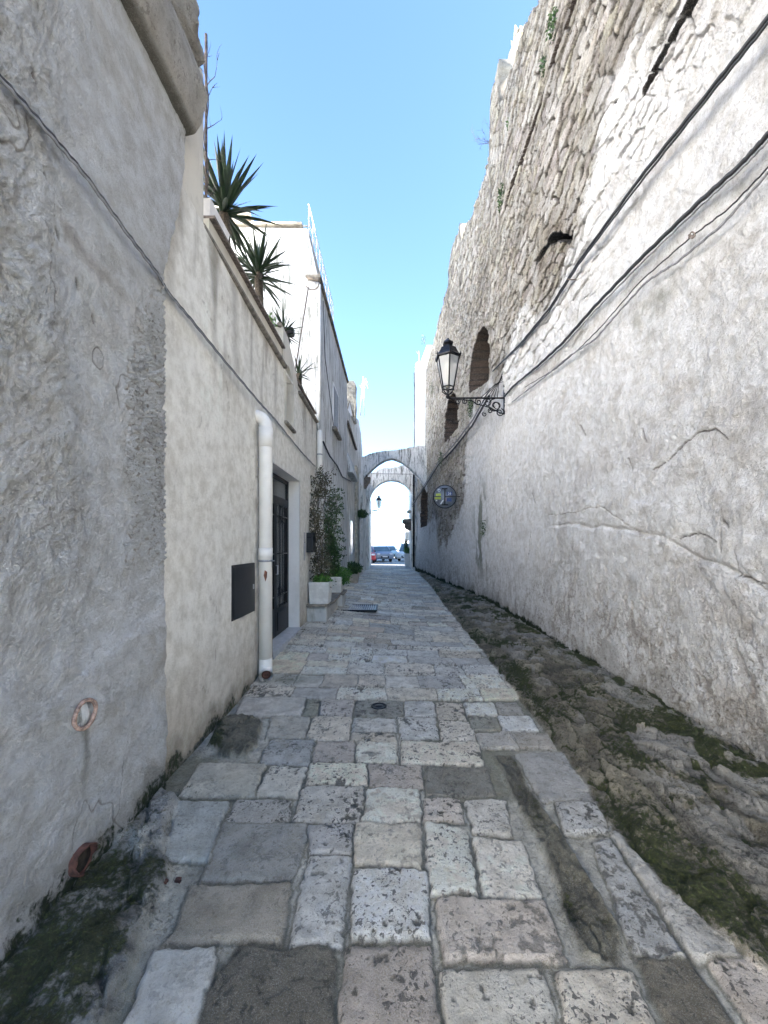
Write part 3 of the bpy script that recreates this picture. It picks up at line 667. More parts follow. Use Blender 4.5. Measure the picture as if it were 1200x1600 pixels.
# ------------------------------------------------------------------ beige terrace house with the door
XL = lambda Y: np.interp(Y, [2.42, 4.5, 8.0], [-1.47, -1.54, -1.56])
house2 = empty('beige_terrace_house', (-1.6, 5, 0), 'low beige rendered house with roof terrace, black door and white drainpipe', 'house')
yd0, yd1, zd0, zd1 = 4.97, 6.50, .10, 2.63
ysm = np.concatenate([nodes((2.40, yd0, .016), (yd0, yd1, .03), (yd1, 8.0, .03))])
zsm = np.concatenate([nodes((-.2, zd0, .03), (zd0, zd1, .02), (zd1, 4.10, .02))])
Ym, Zm = np.meshgrid(ysm, zsm, indexing='ij')
b1 = fbm(Ym*1.2, Zm*1.0, 301, 5); b2 = fbm(Ym*5, Zm*5, 302, 4); b3 = fbm(Ym*22, Zm*22, 303, 4); bs_ = fbm(Ym*4, Zm*.7, 304, 5)
Dm = .015*b1+.004*b2+.0012*b3
Cm = np.ones(Ym.shape+(3,))*np.array((.78, .755, .69))*(1+.25*b1+.10*b3)[..., None]
Cm = mixc(Cm, (.60, .585, .55), ss(-.1, .15, b1+.15*b2)*.5*ss(2.6, 1.8, Zm)+.3*ss(5, 7, Ym)); Cm = mixc(Cm, (.27, .24, .19), ss(.02, .2, bs_)*.65*ss(2.4, 3.9, Zm+.5*b1))
Cm = mixc(Cm, (.30, .24, .17), ss(1.0, .1, Zm+.7*b1+.3*b2)*.5); Cm = mixc(Cm, (.15, .13, .09), ss(.28, .02, Zm+.25*b2+.1*b3)*.75)
for yy0_, zz0_, w_ in ((3.25,4.0,.05),(3.7,4.0,.09),(4.2,4.0,.04),(5.1,3.9,.07),(6.9,3.9,.08)):
    Cm = mixc(Cm, (.24, .215, .17), .55*np.exp(-((Ym-yy0_+.03*b2)/w_)**2)*ss(2.6, 3.9, Zm+.6*b1))
hc_ = np.abs(fbm(Ym*1.3, Zm*.9, 309, 5)); Cm = mixc(Cm, (.22, .19, .15), ss(.004, .001, hc_)*.6*ss(0, .1, b1))
Cm = mixc(Cm, (.30, .25, .2), np.exp(-((Ym-4.33)/.05)**2)*.5*ss(3.2, 2.8, Zm)*ss(-.1, .1, b2))
ny0, ny1, nz0, nz1 = 5.58, 5.98, 3.36, 4.06
Mm = np.zeros(Ym.shape+(3,)); Mm[..., 0] = .12; Mm[..., 1] = .55*ss(.22, .02, Zm+.25*b2-.0); Mm[..., 2] = .25
P = np.stack([XL(Ym)+Dm, Ym, Zm], -1)
yc_, zc_ = (ysm[:-1]+ysm[1:])/2, (zsm[:-1]+zsm[1:])/2
YY, ZZ = np.meshgrid(yc_, zc_, indexing='ij')
keep = ~((YY > yd0) & (YY < yd1) & (ZZ > zd0) & (ZZ < zd1))
tpn = (YY > ny0) & (YY < ny1) & (ZZ > nz0) & (ZZ < nz1)
keep &= ~tpn
wallm = grid_obj('wall', P, np.clip(Cm, .02, .8), Mm, M_BEIGE, house2, keep=keep)
M_REV = plaster_mat('reveal_plaster', (.74, .73, .71), amt=.15)
M_BEIGE2 = plaster_mat('beige_render_plain', (.6, .565, .49), dirt_shade=(.27, .24, .19), amt=.4)
mb = MB()
mb.box(-1.86, -1.545, yd0-.25, yd0-.001, .1, zd1+.2); mb.box(-1.86, -1.563, yd1+.001, yd1+.25, .1, zd1+.2); mb.box(-1.86, -1.555, yd0-.2, yd1+.2, zd1+.001, zd1+.3)
mb.build('door_reveal', M_REV, house2)
mb = MB(); mb.box(-4.6, -1.83, 2.45, 7.98, -.1, 4.0); mb.build('core', M_BEIGE2, house2)
mb = MB(); mb.box(-1.80, -1.52, yd0+.002, yd1-.002, -.05, .165, bev=.006); mb.build('doorstep', M_MARBLE, house2)
# niche in the raised part
mb = MB(); mb.box(-1.80, -1.70, ny0-.1, ny1+.1, nz0-.1, nz1+.4)
mb.box(-1.75, -1.53, ny0-.05, ny0-.001, nz0, nz1); mb.box(-1.75, -1.53, ny1+.001, ny1+.05, nz0, nz1); mb.box(-1.75, -1.53, ny0, ny1, nz0-.05, nz0-.001)
mb.build('niche', M_BEIGE2, house2)
mb = MB(); mb.box(-1.60, -1.50, ny0-.06, ny1+.06, nz0-.055, nz0-.01, bev=.006); mb.build('niche_sill', M_COPING, house2)
mb = MB()                                        # raised gable bit above with arched head over the niche
hw = (ny1-ny0)/2; yc0 = (ny0+ny1)/2
poly = [(5.5, 4.10), (ny0, 4.10)]+[(yc0-hw*math.cos(a), 4.07+hw*math.sin(a)*.9) for a in np.linspace(0, math.pi, 12)]+[(ny1, 4.10), (6.35, 4.10), (6.35, 4.22), (6.1, 4.45), (5.75, 4.66), (5.5, 4.68)]
mb.prism(poly, -1.72, -1.553, 'x'); mb.box(-1.85, -1.721, 5.5, 6.3, 4.0, 4.4); mb.build('raised_parapet', M_BEIGE2, house2)
MB().tube([(-1.60, 5.46, 4.70), (-1.60, 5.76, 4.69), (-1.60, 6.12, 4.47), (-1.60, 6.37, 4.24)], .035, 6).build('parapet_capping', M_COPING, house2)
MB().box(-1.75, -1.49, 3.05, 5.5, 4.075, 4.125, bev=.01).box(-1.75, -1.50, 6.35, 7.9, 4.06, 4.11, bev=.01).build('cornice', M_COPING, house2)
MB().box(-1.72, -1.57, 3.30, 5.49, 4.12, 4.36).box(-1.72, -1.58, 6.36, 7.85, 4.10, 4.24).build('parapet', M_BEIGE2, house2)
MB().box(-1.74, -1.52, 3.30, 5.49, 4.36, 4.385).box(-1.74, -1.54, 6.36, 7.87, 4.24, 4.265).build('parapet_edge', M_RUST, house2)
MB().box(-1.75, -1.50, 2.43, 3.06, 4.05, 5.3).build('end_pillar', M_BEIGE2, house2)
MB().box(-4.6, -1.73, 3.06, 7.98, 4.0, 4.15).build('terrace_floor', M_BEIGE2, house2)
# door: two glazed leaves with iron bars
dx = -1.765
mb = MB(); mb.box(dx-.03, dx+.02, yd0, yd0+.05, .17, 2.62).box(dx-.03, dx+.02, yd1-.05, yd1, .17, 2.62).box(dx-.03, dx+.02, yd0+.05, yd1-.05, 2.57, 2.62).box(dx-.03, dx+.02, yd0+.05, yd1-.05, 2.24, 2.30)
door = mb.build('door', M_IRON, house2)
ymid = (yd0+yd1)/2
for s0, s1 in ((yd0+.055, ymid-.004), (ymid+.004, yd1-.055)):
    mb = MB(); mb.box(dx-.02, dx+.03, s0, s0+.06, .18, 2.235).box(dx-.02, dx+.03, s1-.06, s1, .18, 2.235).box(dx-.02, dx+.03, s0+.06, s1-.06, 2.17, 2.235).box(dx-.02, dx+.03, s0+.06, s1-.06, .18, .60)
    mb.box(dx+.03, dx+.04, s0+.09, s1-.09, .25, .53)
    for k in range(1, 4):
        yb = s0+.06+(s1-s0-.12)*k/4; mb.bar((dx+.03, yb, .6), (dx+.03, yb, 2.17), .009, 6)
    for zz_ in (.78, 1.42, 2.0): mb.bar((dx+.032, s0+.06, zz_), (dx+.032, s1-.06, zz_), .008, 6)
    yb = (s0+s1)/2
    for zz_, sg in ((.78, 1), (2.0, -1)): mb.tube([(dx+.034, yb+.1*math.cos(a), zz_-sg*.0+sg*.1*math.sin(a)) for a in np.linspace(0, math.pi, 9)], .008, 6)
    lf = mb.build('door_leaf', M_IRON, door)
    MB().box(dx-.012, dx-.004, s0+.06, s1-.06, .6, 2.17).build('glass_pane', M_DGLASS, door)
MB().box(dx-.012, dx-.004, yd0+.05, yd1-.05, 2.30, 2.57).build('transom_pane', M_DGLASS, door)
MB().tube([(dx+.05, ymid-.05, 1.25), (dx+.08, ymid-.05, 1.25), (dx+.08, ymid-.05, 1.12), (dx+.05, ymid-.05, 1.12)], .008, 6).build('door_handle', M_GREYM, door)
# meter box panel
def local_children_fix(): pass
mbx = MB(); mbx.box(-1.545, -1.502, 3.62, 4.22, .83, 1.36, bev=.004)
o = mbx.build('meter_cabinet', M_BLACKP); tag(o, 'flat black metal cabinet door on the beige wall left of the drainpipe', 'cabinet')
f_ = MB().box(-1.501, -1.494, 3.64, 4.20, .85, 1.34, bev=.003).build('panel', M_BLACKP, None); f_.parent = o
f_ = MB().box(-1.493, -1.487, 4.13, 4.16, 1.08, 1.13).build('lock', M_GREYM, None); f_.parent = o
# PVC drainpipe
pr = .072; pcx, pcy = -1.445, 4.40
dp = empty('drainpipe', (pcx, pcy, 0), 'fat white plastic drainpipe left of the black door, open elbow at the bottom', 'drainpipe')
mb = MB(); top = 3.03
pts = [(pcx, pcy, .17)]+[(pcx, pcy, top-.12+.0)]+[(pcx-.12*(1-math.cos(a))*1.0, pcy, top-.12+.12*math.sin(a)) for a in np.linspace(.2, math.pi/2, 7)]+[(pcx-.2, pcy, top)]
mb.tube(pts, pr, 20)
mb.build('pipe', M_PVC, dp)
mb = MB(); mb.tube([(pcx, pcy, top-.36), (pcx, pcy, top-.13)], pr+.006, 20).build('pipe_collar', M_PVC, dp); MB().tube([(pcx, pcy, 1.38), (pcx, pcy, 1.52)], pr+.006, 20).build('pipe_collar', M_PVC, dp)
mb = MB(); pts = [(pcx, pcy, .26), (pcx, pcy, .17)]+[(pcx+.03*(1-math.cos(a)), pcy-.08*(1-math.cos(a)), .17-.075*math.sin(a)) for a in np.linspace(.3, math.pi/2, 6)]+[(pcx+.045, pcy-.12, .09)]
mb.tube(pts, pr+.004, 20, cap=False); mb.tube(pts, pr-.006, 20, cap=False); mb.build('outlet_elbow', M_PVC, dp); MB().tube([(pcx+.030, pcy-.07, .094), (pcx+.034, pcy-.082, .092)], pr-.022, 20).build('outlet_mud', M_CLAY2, dp)
mb = MB(); mb.lathe((pcx, pcy, 1.36), [(pr+.004, 0), (pr+.008, .004), (pr+.008, .022), (pr+.004, .026)], 20); mb.box(-1.53, pcx-pr, pcy-.01, pcy+.01, 1.362, 1.384); mb.bar((pcx+pr, pcy, 1.373), (pcx+pr+.035, pcy-.01, 1.373), .007, 6)
mb.build('pipe_clamp', M_GREYM, dp)
MB().add([(pcx+.015, pcy-.0755, 1.27), (pcx+.04, pcy-.0655, 1.25), (pcx+.038, pcy-.066, 1.19), (pcx+.022, pcy-.0735, 1.14), (pcx+.004, pcy-.077, 1.21)], [(0, 1, 2, 3, 4)]).build('flaked_patch', M_TERRA, dp)
# letter box and intercom strip right of the door
o = MB().box(-1.57, -1.44, 7.0, 7.3, 1.42, 1.78, bev=.006).build('letter_box', M_BLACKP); tag(o, 'small black letter box on the wall beside the climbing plants', 'letter box')
f_ = MB().box(-1.54, -1.47, 6.993, 6.999, 1.68, 1.70).build('slot', M_IRON, None); f_.parent = o
o = MB().box(-1.57, -1.545, 6.78, 6.86, 1.28, 1.78, bev=.004).build('intercom_panel', M_GREYM); tag(o, 'narrow grey intercom strip between the door and the black letter box', 'intercom')
f_ = MB().lathe((-1.545, 6.82, 1.6), [(.012, 0), (.01, .004)], 10, axis='x').build('button', M_BLACKP, None); f_.parent = o

# ------------------------------------------------------------------ tall white house
hw3 = empty('tall_white_house', (-1.6, 10, 0), 'tall white plastered house with streaked gable and setback roof terrace', 'house')
mb = MB()
poly = [(-1.52, 0), (-1.52, 7.05), (-1.76, 8.15), (-4.6, 8.2), (-4.6, 0)]
mb.prism(poly, 8.0, 8.28, 'y'); mb.box(-4.6, -1.53, 8.28, 13.2, 0, 7.12)
wall3 = mb.build('wall', M_WHITE2, hw3)
def window(parent, y0, y1, z0, z1, xw, s=1):
    f0 = MB().box(xw, xw+.03*s, y0-.05, y0, z0-.0, z1+.05).box(xw, xw+.03*s, y1, y1+.05, z0, z1+.05).box(xw, xw+.03*s, y0, y1, z1, z1+.05).build('window', M_WHITE, parent)
    mb = MB(); mb.box(xw+.002, xw+.02, y0, y1, z0, z1)
    zz = z0+.03
    while zz < z1-.03: mb.box(xw+.02, xw+.034, y0+.04, y1-.04, zz, zz+.02); zz += .045
    mb.box(xw+.02, xw+.036, (y0+y1)/2-.03, (y0+y1)/2+.03, z0, z1)
    mb.build('shutter', M_GREYM if s > 0 else M_WOODW, f0)
    MB().box(xw, xw+.11, y0-.1, y1+.1, z0-.09, z0-.01, bev=.01).build('sill', M_COPING, f0)
window(hw3, 9.95, 10.85, 4.62, 5.72, -1.53)
MB().box(-1.80, -1.47, 8.0-.02, 13.2, 7.12, 7.19, bev=.01).build('eave', M_COPING, hw3)
MB().box(-4.6, -1.78, 8.29, 11.8, 7.19, 8.3).build('roof_terrace_parapet', M_STONE, hw3)
mb = MB()
for y in np.arange(8.35, 11.85, .43): mb.bar((-1.80, y, 8.3), (-1.80, y, 8.92), .014, 6)
for zz_ in (8.36, 8.62, 8.92): mb.bar((-1.80, 8.3, zz_), (-1.80, 11.8, zz_), .014, 6)
mb.bar((-4.4, 8.3, 8.45), (-1.8, 8.3, 8.45), .02, 6)
mb.build('terrace_railing', M_METALW, hw3)
MB().box(-4.6, -1.86, 7.95, 8.30, 8.2, 8.26, bev=.008).build('gable_coping', M_STONE, hw3)
mb = MB(); mb.bar((-1.49, 7.9, 7.0), (-1.74, 7.97, 7.1), .035, 6)
mb.tube([(-1.50+.0, 7.93, 6.95)]+[(-1.64+.13*math.cos(a), 7.93, 6.93+.10*math.sin(a)) for a in np.linspace(0, -2.9, 10)], .012, 6)
mb.build('gable_bracket', M_DARKST, hw3)
mb = MB(); mb.bar((-1.49, 7.95, 6.95), (-1.49, 7.95, 4.1), .022, 8)
o = mb.build('service_conduit', M_WOODW); tag(o, 'thin white conduit running down the corner of the tall white house', 'conduit')
mb = MB(); mb.lathe((-1.48, 7.90, 2.6), [(.055, 0), (.055, 1.25), (.03, 1.32)], 14)
o = mb.build('wall_pipe', M_PVC); tag(o, 'short thick white pipe on the corner above the climbing plants', 'pipe')
for zz_ in (2.8, 3.4):
    f_ = MB().lathe((-1.48, 7.90, zz_), [(.06, 0), (.06, .03)], 14).build('clamp', M_GREYM, None); f_.parent = o
# sunlit rooftop room behind the yuccas
rr_ = empty('rooftop_room', (-4.2, 9.8, 4), 'sunlit cream rooftop room behind the near yucca', 'building')
MB().prism([(-4.7, 4), (-3.35, 4), (-3.45, 8.6), (-3.75, 9.6), (-4.7, 10.1)], 9.4, 11, 'y').build('wall', M_STONE, rr_)
MB().box(-3.80, -3.46, 9.35, 11, 9.58, 9.66).build('coping', M_COPING, rr_)

sq = empty('rear_bounce_house', (-8.5, -10, 0), 'unseen white house added behind the viewer to bounce sunlight into the lane', 'house')  # unseen house added so its sunlit wall fills the lane
MB().box(-12, -4.8, -17, -4.3, -.03, 10.5).build('wall', M_WHITE, sq)
for k in range(3):
    f_ = MB().box(-4.8, -4.76, -7-3*k, -6-3*k, 4, 5.6).build('window', M_DGLASS, sq); MB().box(-4.8, -4.7, -7.1-3*k, -5.9-3*k, 3.9, 3.995).build('sill', M_COPING, f_)
# unseen houses added at the left to throw sunlight back into the lane
for (y0_, y1_, zt_, lab) in ((-4, 7.6, 11.6, 'unseen white house added behind the roof terrace to bounce sunlight'), (11.5, 21.5, 13.0, 'unseen white house added behind the tall white house to bounce sunlight')):
    nb = empty('bounce_house', (-7, (y0_+y1_)/2, 0), lab, 'house')
    MB().box(-13, -6.6, y0_, y1_, -.03, zt_).build('wall', M_WHITE, nb)
    MB().box(-13, -6.45, y0_-.1, y1_+.1, zt_, zt_+.12).build('coping', M_STONE, nb)
    for k in range(3):
        yw = y0_+1.6+k*3; f_ = MB().box(-6.6, -6.55, yw, yw+1, 7.5, 9.2).build('window', M_DGLASS, nb); MB().box(-6.58, -6.48, yw-.1, yw+1.1, 7.4, 7.495).build('sill', M_COPING, f_)
# ------------------------------------------------------------------ further left building
h4 = empty('weathered_grey_house', (-1.6, 17, 0), 'weathered grey-white house reaching to the arches on the left', 'house')
mb = MB()
pt = [(13.2, 0), (21.0, 0), (21.0, 6.7), (20.2, 7.4), (18.6, 7.65), (16.5, 7.0), (14.5, 6.55), (13.2, 6.45)]
mb.prism(pt, -4.6, -1.60, 'x'); mb.build('wall', M_GREYP, h4)
MB().box(-1.64, -1.545, 13.2, 13.34, 0, 6.4).build('pilaster', M_WHITE, h4)
MB().prism([(-1.62, 5.0), (-1.36, 4.2), (-1.36, 4.12), (-1.62, 4.12)], 13.5, 15.6, 'y').build('canopy_hood', M_WHITE2, h4)
MB().bar((-1.55, 13.5, 5.9), (-1.55, 16.8, 5.75), .05, 6).build('lintel_rail', M_DARKST, h4)
f0 = MB().box(-1.6, -1.57, 14.4, 15.5, .15, 2.7).build('door', M_WOODW, h4)
MB().box(-1.57, -1.56, 14.55, 15.35, 1.2, 2.5).build('pane', M_DGLASS, f0)
mb = MB(); mb.box(-1.61, -1.50, 16.6, 17.4, 0.1, 5.0); mb.build('stone_pilaster', M_STONE, h4)
MB().box(-1.62, -1.44, 19.0, 20.2, 0.05, 5.1).build('pilaster', M_GREYP, h4)
MB().box(-1.61, -1.57, 17.6, 18.7, .2, 3.0).build('door', M_DARKST, h4)
o = empty('chimney', (-1.75, 16, 6.8), 'sunlit stone chimney with arched cap on the far left roof', 'chimney')
mb = MB(); rough_block(mb, -1.86, -1.50, 15.9, 16.3, 6.7, 8.1, 6, .03, 9); mb.build('stack', M_STONE, o)
mb = MB(); mb.prism([(-1.88, 8.1), (-1.48, 8.1), (-1.48, 8.22), (-1.58, 8.36), (-1.78, 8.36), (-1.88, 8.22)], 15.88, 16.32, 'y'); mb.box(-1.60, -1.76, 15.86, 15.88, 7.7, 7.95, 0); mb.build('cap', M_STONE, o)
o = empty('small_dormer', (-1.6, 15.2, 6.5), 'small white triangular vent gable below the chimney', 'dormer')
MB().prism([(-1.78, 6.6), (-1.50, 6.6), (-1.64, 7.12)], 15.0, 15.6, 'y').build('gable', M_METALW, o)
mb = MB(); mb.tube([(-1.80, 14.97, 6.55), (-1.64, 14.97, 7.18), (-1.48, 14.97, 6.55)], .035, 4); mb.build('verge_trim', M_DARKST, o)
an = empty('tv_antenna', D(563, 640, 20), 'thin rooftop television antenna above the far left house', 'antenna')
p0 = D(563, 650, 20); p1 = D(567, 588, 20)
MB().bar(p0, p1, .03, 6).bar(D(568, 590, 20), D(569, 650, 20), .015, 5).build('mast', M_ALU, an)
a = D(565, 608, 20); b_ = D(573, 596, 20); mb = MB().bar(a, b_, .02, 5).bar(D(567, 588, 20), D(575, 607, 20), .015, 5)
for k in range(5):
    c = a.lerp(b_, k/4); mb.bar(c+Vector((-.05, -.3, .05)), c+Vector((.05, .3, -.05)), .012, 5)
mb.build('boom', M_ALU, an)

# ------------------------------------------------------------------ white building at the right, above the arches
h5 = empty('white_tower_house', (2.6, 22.5, 6.8), 'tall narrow white house rising above the arches on the right', 'house')
mb = MB(); mb.add([(float(XR(20.43)),20.43,6.75),(5,20.43,6.75),(5,30,6.75),(1.45,24.4,6.75),(float(XR(20.43)),20.43,12.2),(5,20.43,12.2),(5,30,12.2),(1.45,24.4,12.2)], [(0,1,2,3),(4,5,6,7),(0,1,5,4),(1,2,6,5),(2,3,7,6),(3,0,4,7)])
mb.box(1.46, 1.95, 23.9, 24.4, 12.2, 12.5); mb.box(3.6, 9, 30, 46, -.05, 6); mb.build('wall', M_WHITE2, h5)  # last box is an unseen block added to shade the square
mb = MB(); rough_block(mb, 1.52, 2.1, 23.6, 24.3, 12.45, 12.8, 5, .08, 5); mb.build('parapet_block', M_CREAM, h5)
mb = MB().bar((1.42, 24.3, 6.9), (1.42, 24.3, 12.5), .035, 6).build('drain', M_GREYM, h5)
o = MB().bar((1.75, 24, 12.6), (1.68, 24, 13.7), .02, 5).bar((1.5, 24, 13.7), (1.75, 24, 13.4), .015, 5).build('roof_aerial', M_ALU); tag(o, 'thin aerial on top of the white tower house', 'antenna')

# ------------------------------------------------------------------ arches over the lane
def arch(name, label, Yc, th, xl, xr, spring, rise, tops, pointed, mat, piers=False):
    root = empty(name, (0, Yc, 0), label, 'arch', 'flying arches spanning the lane')
    xc = (xl+xr)/2; hw = (xr-xl)/2; n = 28; intr = []
    for i in range(n+1):
        u = -1+2*i/n
        zc = spring+rise*((1-abs(u)**1.65)**.85 if pointed else math.sqrt(max(0, 1-u*u)))
        intr.append((xc+hw*u, zc))
    mb = MB(); nd = 5; vs = []; fs = []
    r = random.Random(int(Yc))
    for k in range(nd):
        y = Yc-th/2+th*k/(nd-1)
        for (x, z) in intr: vs.append((x, y+r.uniform(-.01, .01), z+r.uniform(-.012, .012)))
        for (x, z) in intr:
            zt_ = np.interp(x, [q[0] for q in tops], [q[1] for q in tops]); vs.append((x, y+r.uniform(-.01, .01), float(zt_)+r.uniform(-.035, .035)))
    m2 = 2*(n+1)
    for k in range(nd-1):
        for i in range(n):
            a = k*m2+i; fs.append((a, a+1, a+m2+1, a+m2)); a += n+1; fs.append((a, a+m2, a+m2+1, a+1))
    for i in range(n):
        for k, rev in ((0, 0), (nd-1, 1)):
            a = k*m2+i; q = (a, a+n+1, a+n+2, a+1); fs.append(q[::-1] if rev else q)
    mb.add(vs, fs); mb.build('arch_span', mat, root)
    return root
a1_ = arch('stone_arch', 'nearer stained flying arch with a pointed opening and mossy top', 20.2, .55, -1.86, 1.86, 4.35, 1.72, [(-1.9, 6.1), (-1.2, 6.25), (-.6, 6.45), (.2, 6.5), (1.0, 6.65), (1.9, 6.75)], True, M_ARCH)
a2_ = arch('stone_arch', 'farther flying arch with round opening framing the bright square', 24.1, .6, -1.42, 1.42, 4.05, 1.55, [(-1.5, 6.0), (-.9, 6.15), (-.8, 6.3), (0, 6.35), (.6, 6.5), (1.5, 6.7)], False, M_ARCH)
mb = MB(); mb.box(-1.62, -1.42, 23.75, 24.45, 0, 6.0); mb.box(-4.6, -1.6, 20.9, 24.45, 0, 5.6); mb.build('left_pier', M_GREYP, a2_)
mb = MB(); mb.box(1.42, 1.75, 23.8, 24.45, 0, 6.6); mb.build('right_pier', M_GREYP, a2_)
mb = MB(); mb.prism([(-1.62, 4.55), (-1.36, 4.55), (-1.20, 4.85), (-1.12, 5.0), (-1.12, 5.12), (-1.62, 5.12)], 20.0, 20.5, 'y'); 
mb.build('corbel', M_DARKST, a1_)
mb = MB(); mb.box(-1.66, -1.28, 19.95, 20.45, 5.15, 5.28) ; mb.build('impost', M_DARKST, a1_)
o = MB().bar((1.36, 23.70, .2), (1.36, 23.70, 5.9), .06, 8).build('downpipe', M_IRON); tag(o, 'dark vertical downpipe on the right pier of the farther arch', 'downpipe')
for zz_ in (1.5, 3.5, 5.2):
    f_ = MB().lathe((1.36, 23.70, zz_), [(.07, 0), (.07, .06)], 10).build('clamp', M_IRON, None); f_.parent = o
# corbelled balcony beyond the arch, planter, plants
o = empty('corbelled_balcony', (1.2, 26, 2.6), 'small stone balcony on rounded corbels just beyond the right pier', 'balcony')
MB().box(1.3, 4, 25.2, 29, -.05, 7).build('house_wall', M_GREYP, o)
MB().lathe((1.32, 26.2, 2.55), [(.15, 0), (.38, .12), (.45, .22), (.45, .42), (.60, .50), (.60, .72), (.52, .78)], 18).build('corbel', M_DARKST, o)
MB().box(1.05, 1.3, 25.8, 26.5, 3.75, 3.92, bev=.03).build('cornice_block', M_STONE, o)

# ------------------------------------------------------------------ foliage helpers
def leaves(mb, c, rx, ry, rz, n, size, r, mi=0, asp=.5, flat=0):
    for _ in range(n):
        while True:
            u = Vector((r.uniform(-1, 1), r.uniform(-1, 1), r.uniform(-1, 1)))
            if u.length < 1: break
        p = Vector((c[0]+u.x*rx, c[1]+u.y*ry, c[2]+u.z*rz)); s = size*r.uniform(.6, 1.3)
        d = Vector((r.uniform(-1, 1), r.uniform(-1, 1), r.uniform(-.8, .8))).normalized(); q = d.orthogonal().normalized()
        q = Matrix.Rotation(r.uniform(0, 6.28), 3, d) @ q; nn = d.cross(q)
        mb.add([p, p+d*s*.5+q*s*asp*.5+nn*s*.08, p+d*s, p+d*s*.5-q*s*asp*.5+nn*s*.08], [(0, 1, 2, 3)], mi)
def plant(name, label, base, c, rad3, n, size, mat, seed, group=None, stems=5, cat='plant'):
    r = random.Random(seed); root = empty(name, base, label, cat, group)
    mb = MB()
    for k in range(stems):
        e = Vector(c)+Vector((r.uniform(-1, 1)*rad3[0]*.7, r.uniform(-1, 1)*rad3[1]*.7, r.uniform(-.5, .8)*rad3[2]))
        m_ = Vector(base).lerp(e, .5)+Vector((r.uniform(-.02, .02), r.uniform(-.02, .02), r.uniform(0, .03)))
        mb.tube([base, m_, e], [.006, .004, .002], 5)
    mb.build('stem', M_TWIG, root)
    mb = MB(); leaves(mb, c, *rad3, n, size, r); mb.build('foliage', mat, root, fix=False); return root
def yucca(label, base, ztop, L, n, seed, lean=(0, 0), group='yuccas on the roof terrace'):
    r = random.Random(seed); root = empty('yucca', base, label, 'yucca', group)
    top = Vector((base[0]+lean[0], base[1]+lean[1], ztop))
    mb = MB(); mb.tube([base, Vector(base).lerp(top, .5)+Vector((.02, 0, 0)), top], [.07, .06, .055], 9)
    for k in range(30):
        a = r.uniform(0, 6.28); p = Vector(base).lerp(top, r.uniform(.3, 1)); d = Vector((math.cos(a), math.sin(a), -1.4)).normalized()
        q = d.cross(Vector((0, 0, 1))).normalized()*.012
        mb.add([p+q, p-q, p+d*r.uniform(.12, .25)], [(0, 1, 2)])
    mb.build('trunk', M_BARK, root, fix=False)
    mb = MB()
    for k in range(n):
        a = k*2.4+r.uniform(-.3, .3); e = 1.45-1.9*(k/n)+r.uniform(-.12, .12); l = L*r.uniform(.75, 1.05)*(1 if e > -.1 else .8)
        d = Vector((math.cos(a)*math.cos(e), math.sin(a)*math.cos(e), math.sin(e))); side = d.cross(Vector((0, 0, 1)))
        side = side.normalized() if side.length > .05 else Vector((1, 0, 0)); wd = L*.042
        p = top+Vector((0, 0, r.uniform(-.12, .04))); vs = []; droop = r.uniform(.0, .22)*(1.2-max(0, e)) if k > n*.4 else 0
        for i in range(6):
            u = i/5; q = p+d*l*u-Vector((0, 0, 1))*droop*l*u*u; ww = wd*(.45+1.6*u*(1-u)*1.2)*(1-u**3)
            up_ = side.cross(d)*ww*.35
            vs += [q+side*ww+up_, q, q-side*ww+up_]
        fs = []
        for i in range(5):
            b0 = i*3; fs += [(b0, b0+1, b0+4, b0+3), (b0+1, b0+2, b0+5, b0+4)]
        mb.add(vs, fs)
    mb.build('leaf_crown', M_YUC, root, fix=False); return root
yucca('big dark yucca in the nearest rooftop planter, tallest of them', (-1.92, 4.40, 4.3), 5.42, .76, 62, 1, (-.0, 0))
yucca('second dark yucca with a full round head against the white gable', (-1.86, 5.32, 4.3), 5.36, .64, 66, 2, (0, .05))
yucca('small yucca poking out of the terrace below the streaked gable', (-1.72, 6.1, 4.2), 4.98, .42, 34, 3, (.0, 0))
yucca('smallest yucca leaning over the low end of the terrace parapet', (-1.72, 6.9, 4.2), 4.62, .42, 34, 4, (.05, 0))
# rooftop planters
def pot_box(name, label, x0, x1, y0, y1, z0, z1, mat, taper=.03, group=None, rim=True):
    root = empty(name, ((x0+x1)/2, (y0+y1)/2, z0), label, 'planter', group)
    def fr(x0, x1, y0, y1, z0, z1, t): return [(x0+t,y0+t,z0),(x1-t,y0+t,z0),(x1-t,y1-t,z0),(x0+t,y1-t,z0),(x0,y0,z1),(x1,y0,z1),(x1,y1,z1),(x0,y1,z1)]
    fs = [(0,3,2,1),(0,1,5,4),(1,2,6,5),(2,3,7,6),(3,0,4,7)]
    mb = MB(); mb.add(fr(x0, x1, y0, y1, z0, z1, taper), fs)
    e = .02; v = [(x0,y0,z1),(x1,y0,z1),(x1,y1,z1),(x0,y1,z1),(x0+e,y0+e,z1),(x1-e,y0+e,z1),(x1-e,y1-e,z1),(x0+e,y1-e,z1),(x0+e,y0+e,z1-.06),(x1-e,y0+e,z1-.06),(x1-e,y1-e,z1-.06),(x0+e,y1-e,z1-.06)]
    mb.add(v, [(0,1,5,4),(1,2,6,5),(2,3,7,6),(3,0,4,7),(4,5,9,8),(5,6,10,9),(6,7,11,10),(7,4,8,11)]); mb.build('box', mat, root)
    MB().add([(x0+e,y0+e,z1-.04),(x1-e,y0+e,z1-.04),(x1-e,y1-e,z1-.04),(x0+e,y1-e,z1-.04)], [(0,1,2,3)]).build('soil', M_SOIL, root)
    return root
pot_box('planter', 'white moulded planter at the near end of the rooftop parapet', -1.86, -1.58, 3.35, 3.75, 4.39, 4.58, M_METALW)
pot_box('planter', 'long beige planter under the big yucca', -2.1, -1.76, 3.9, 4.9, 4.16, 4.50, M_POTB)
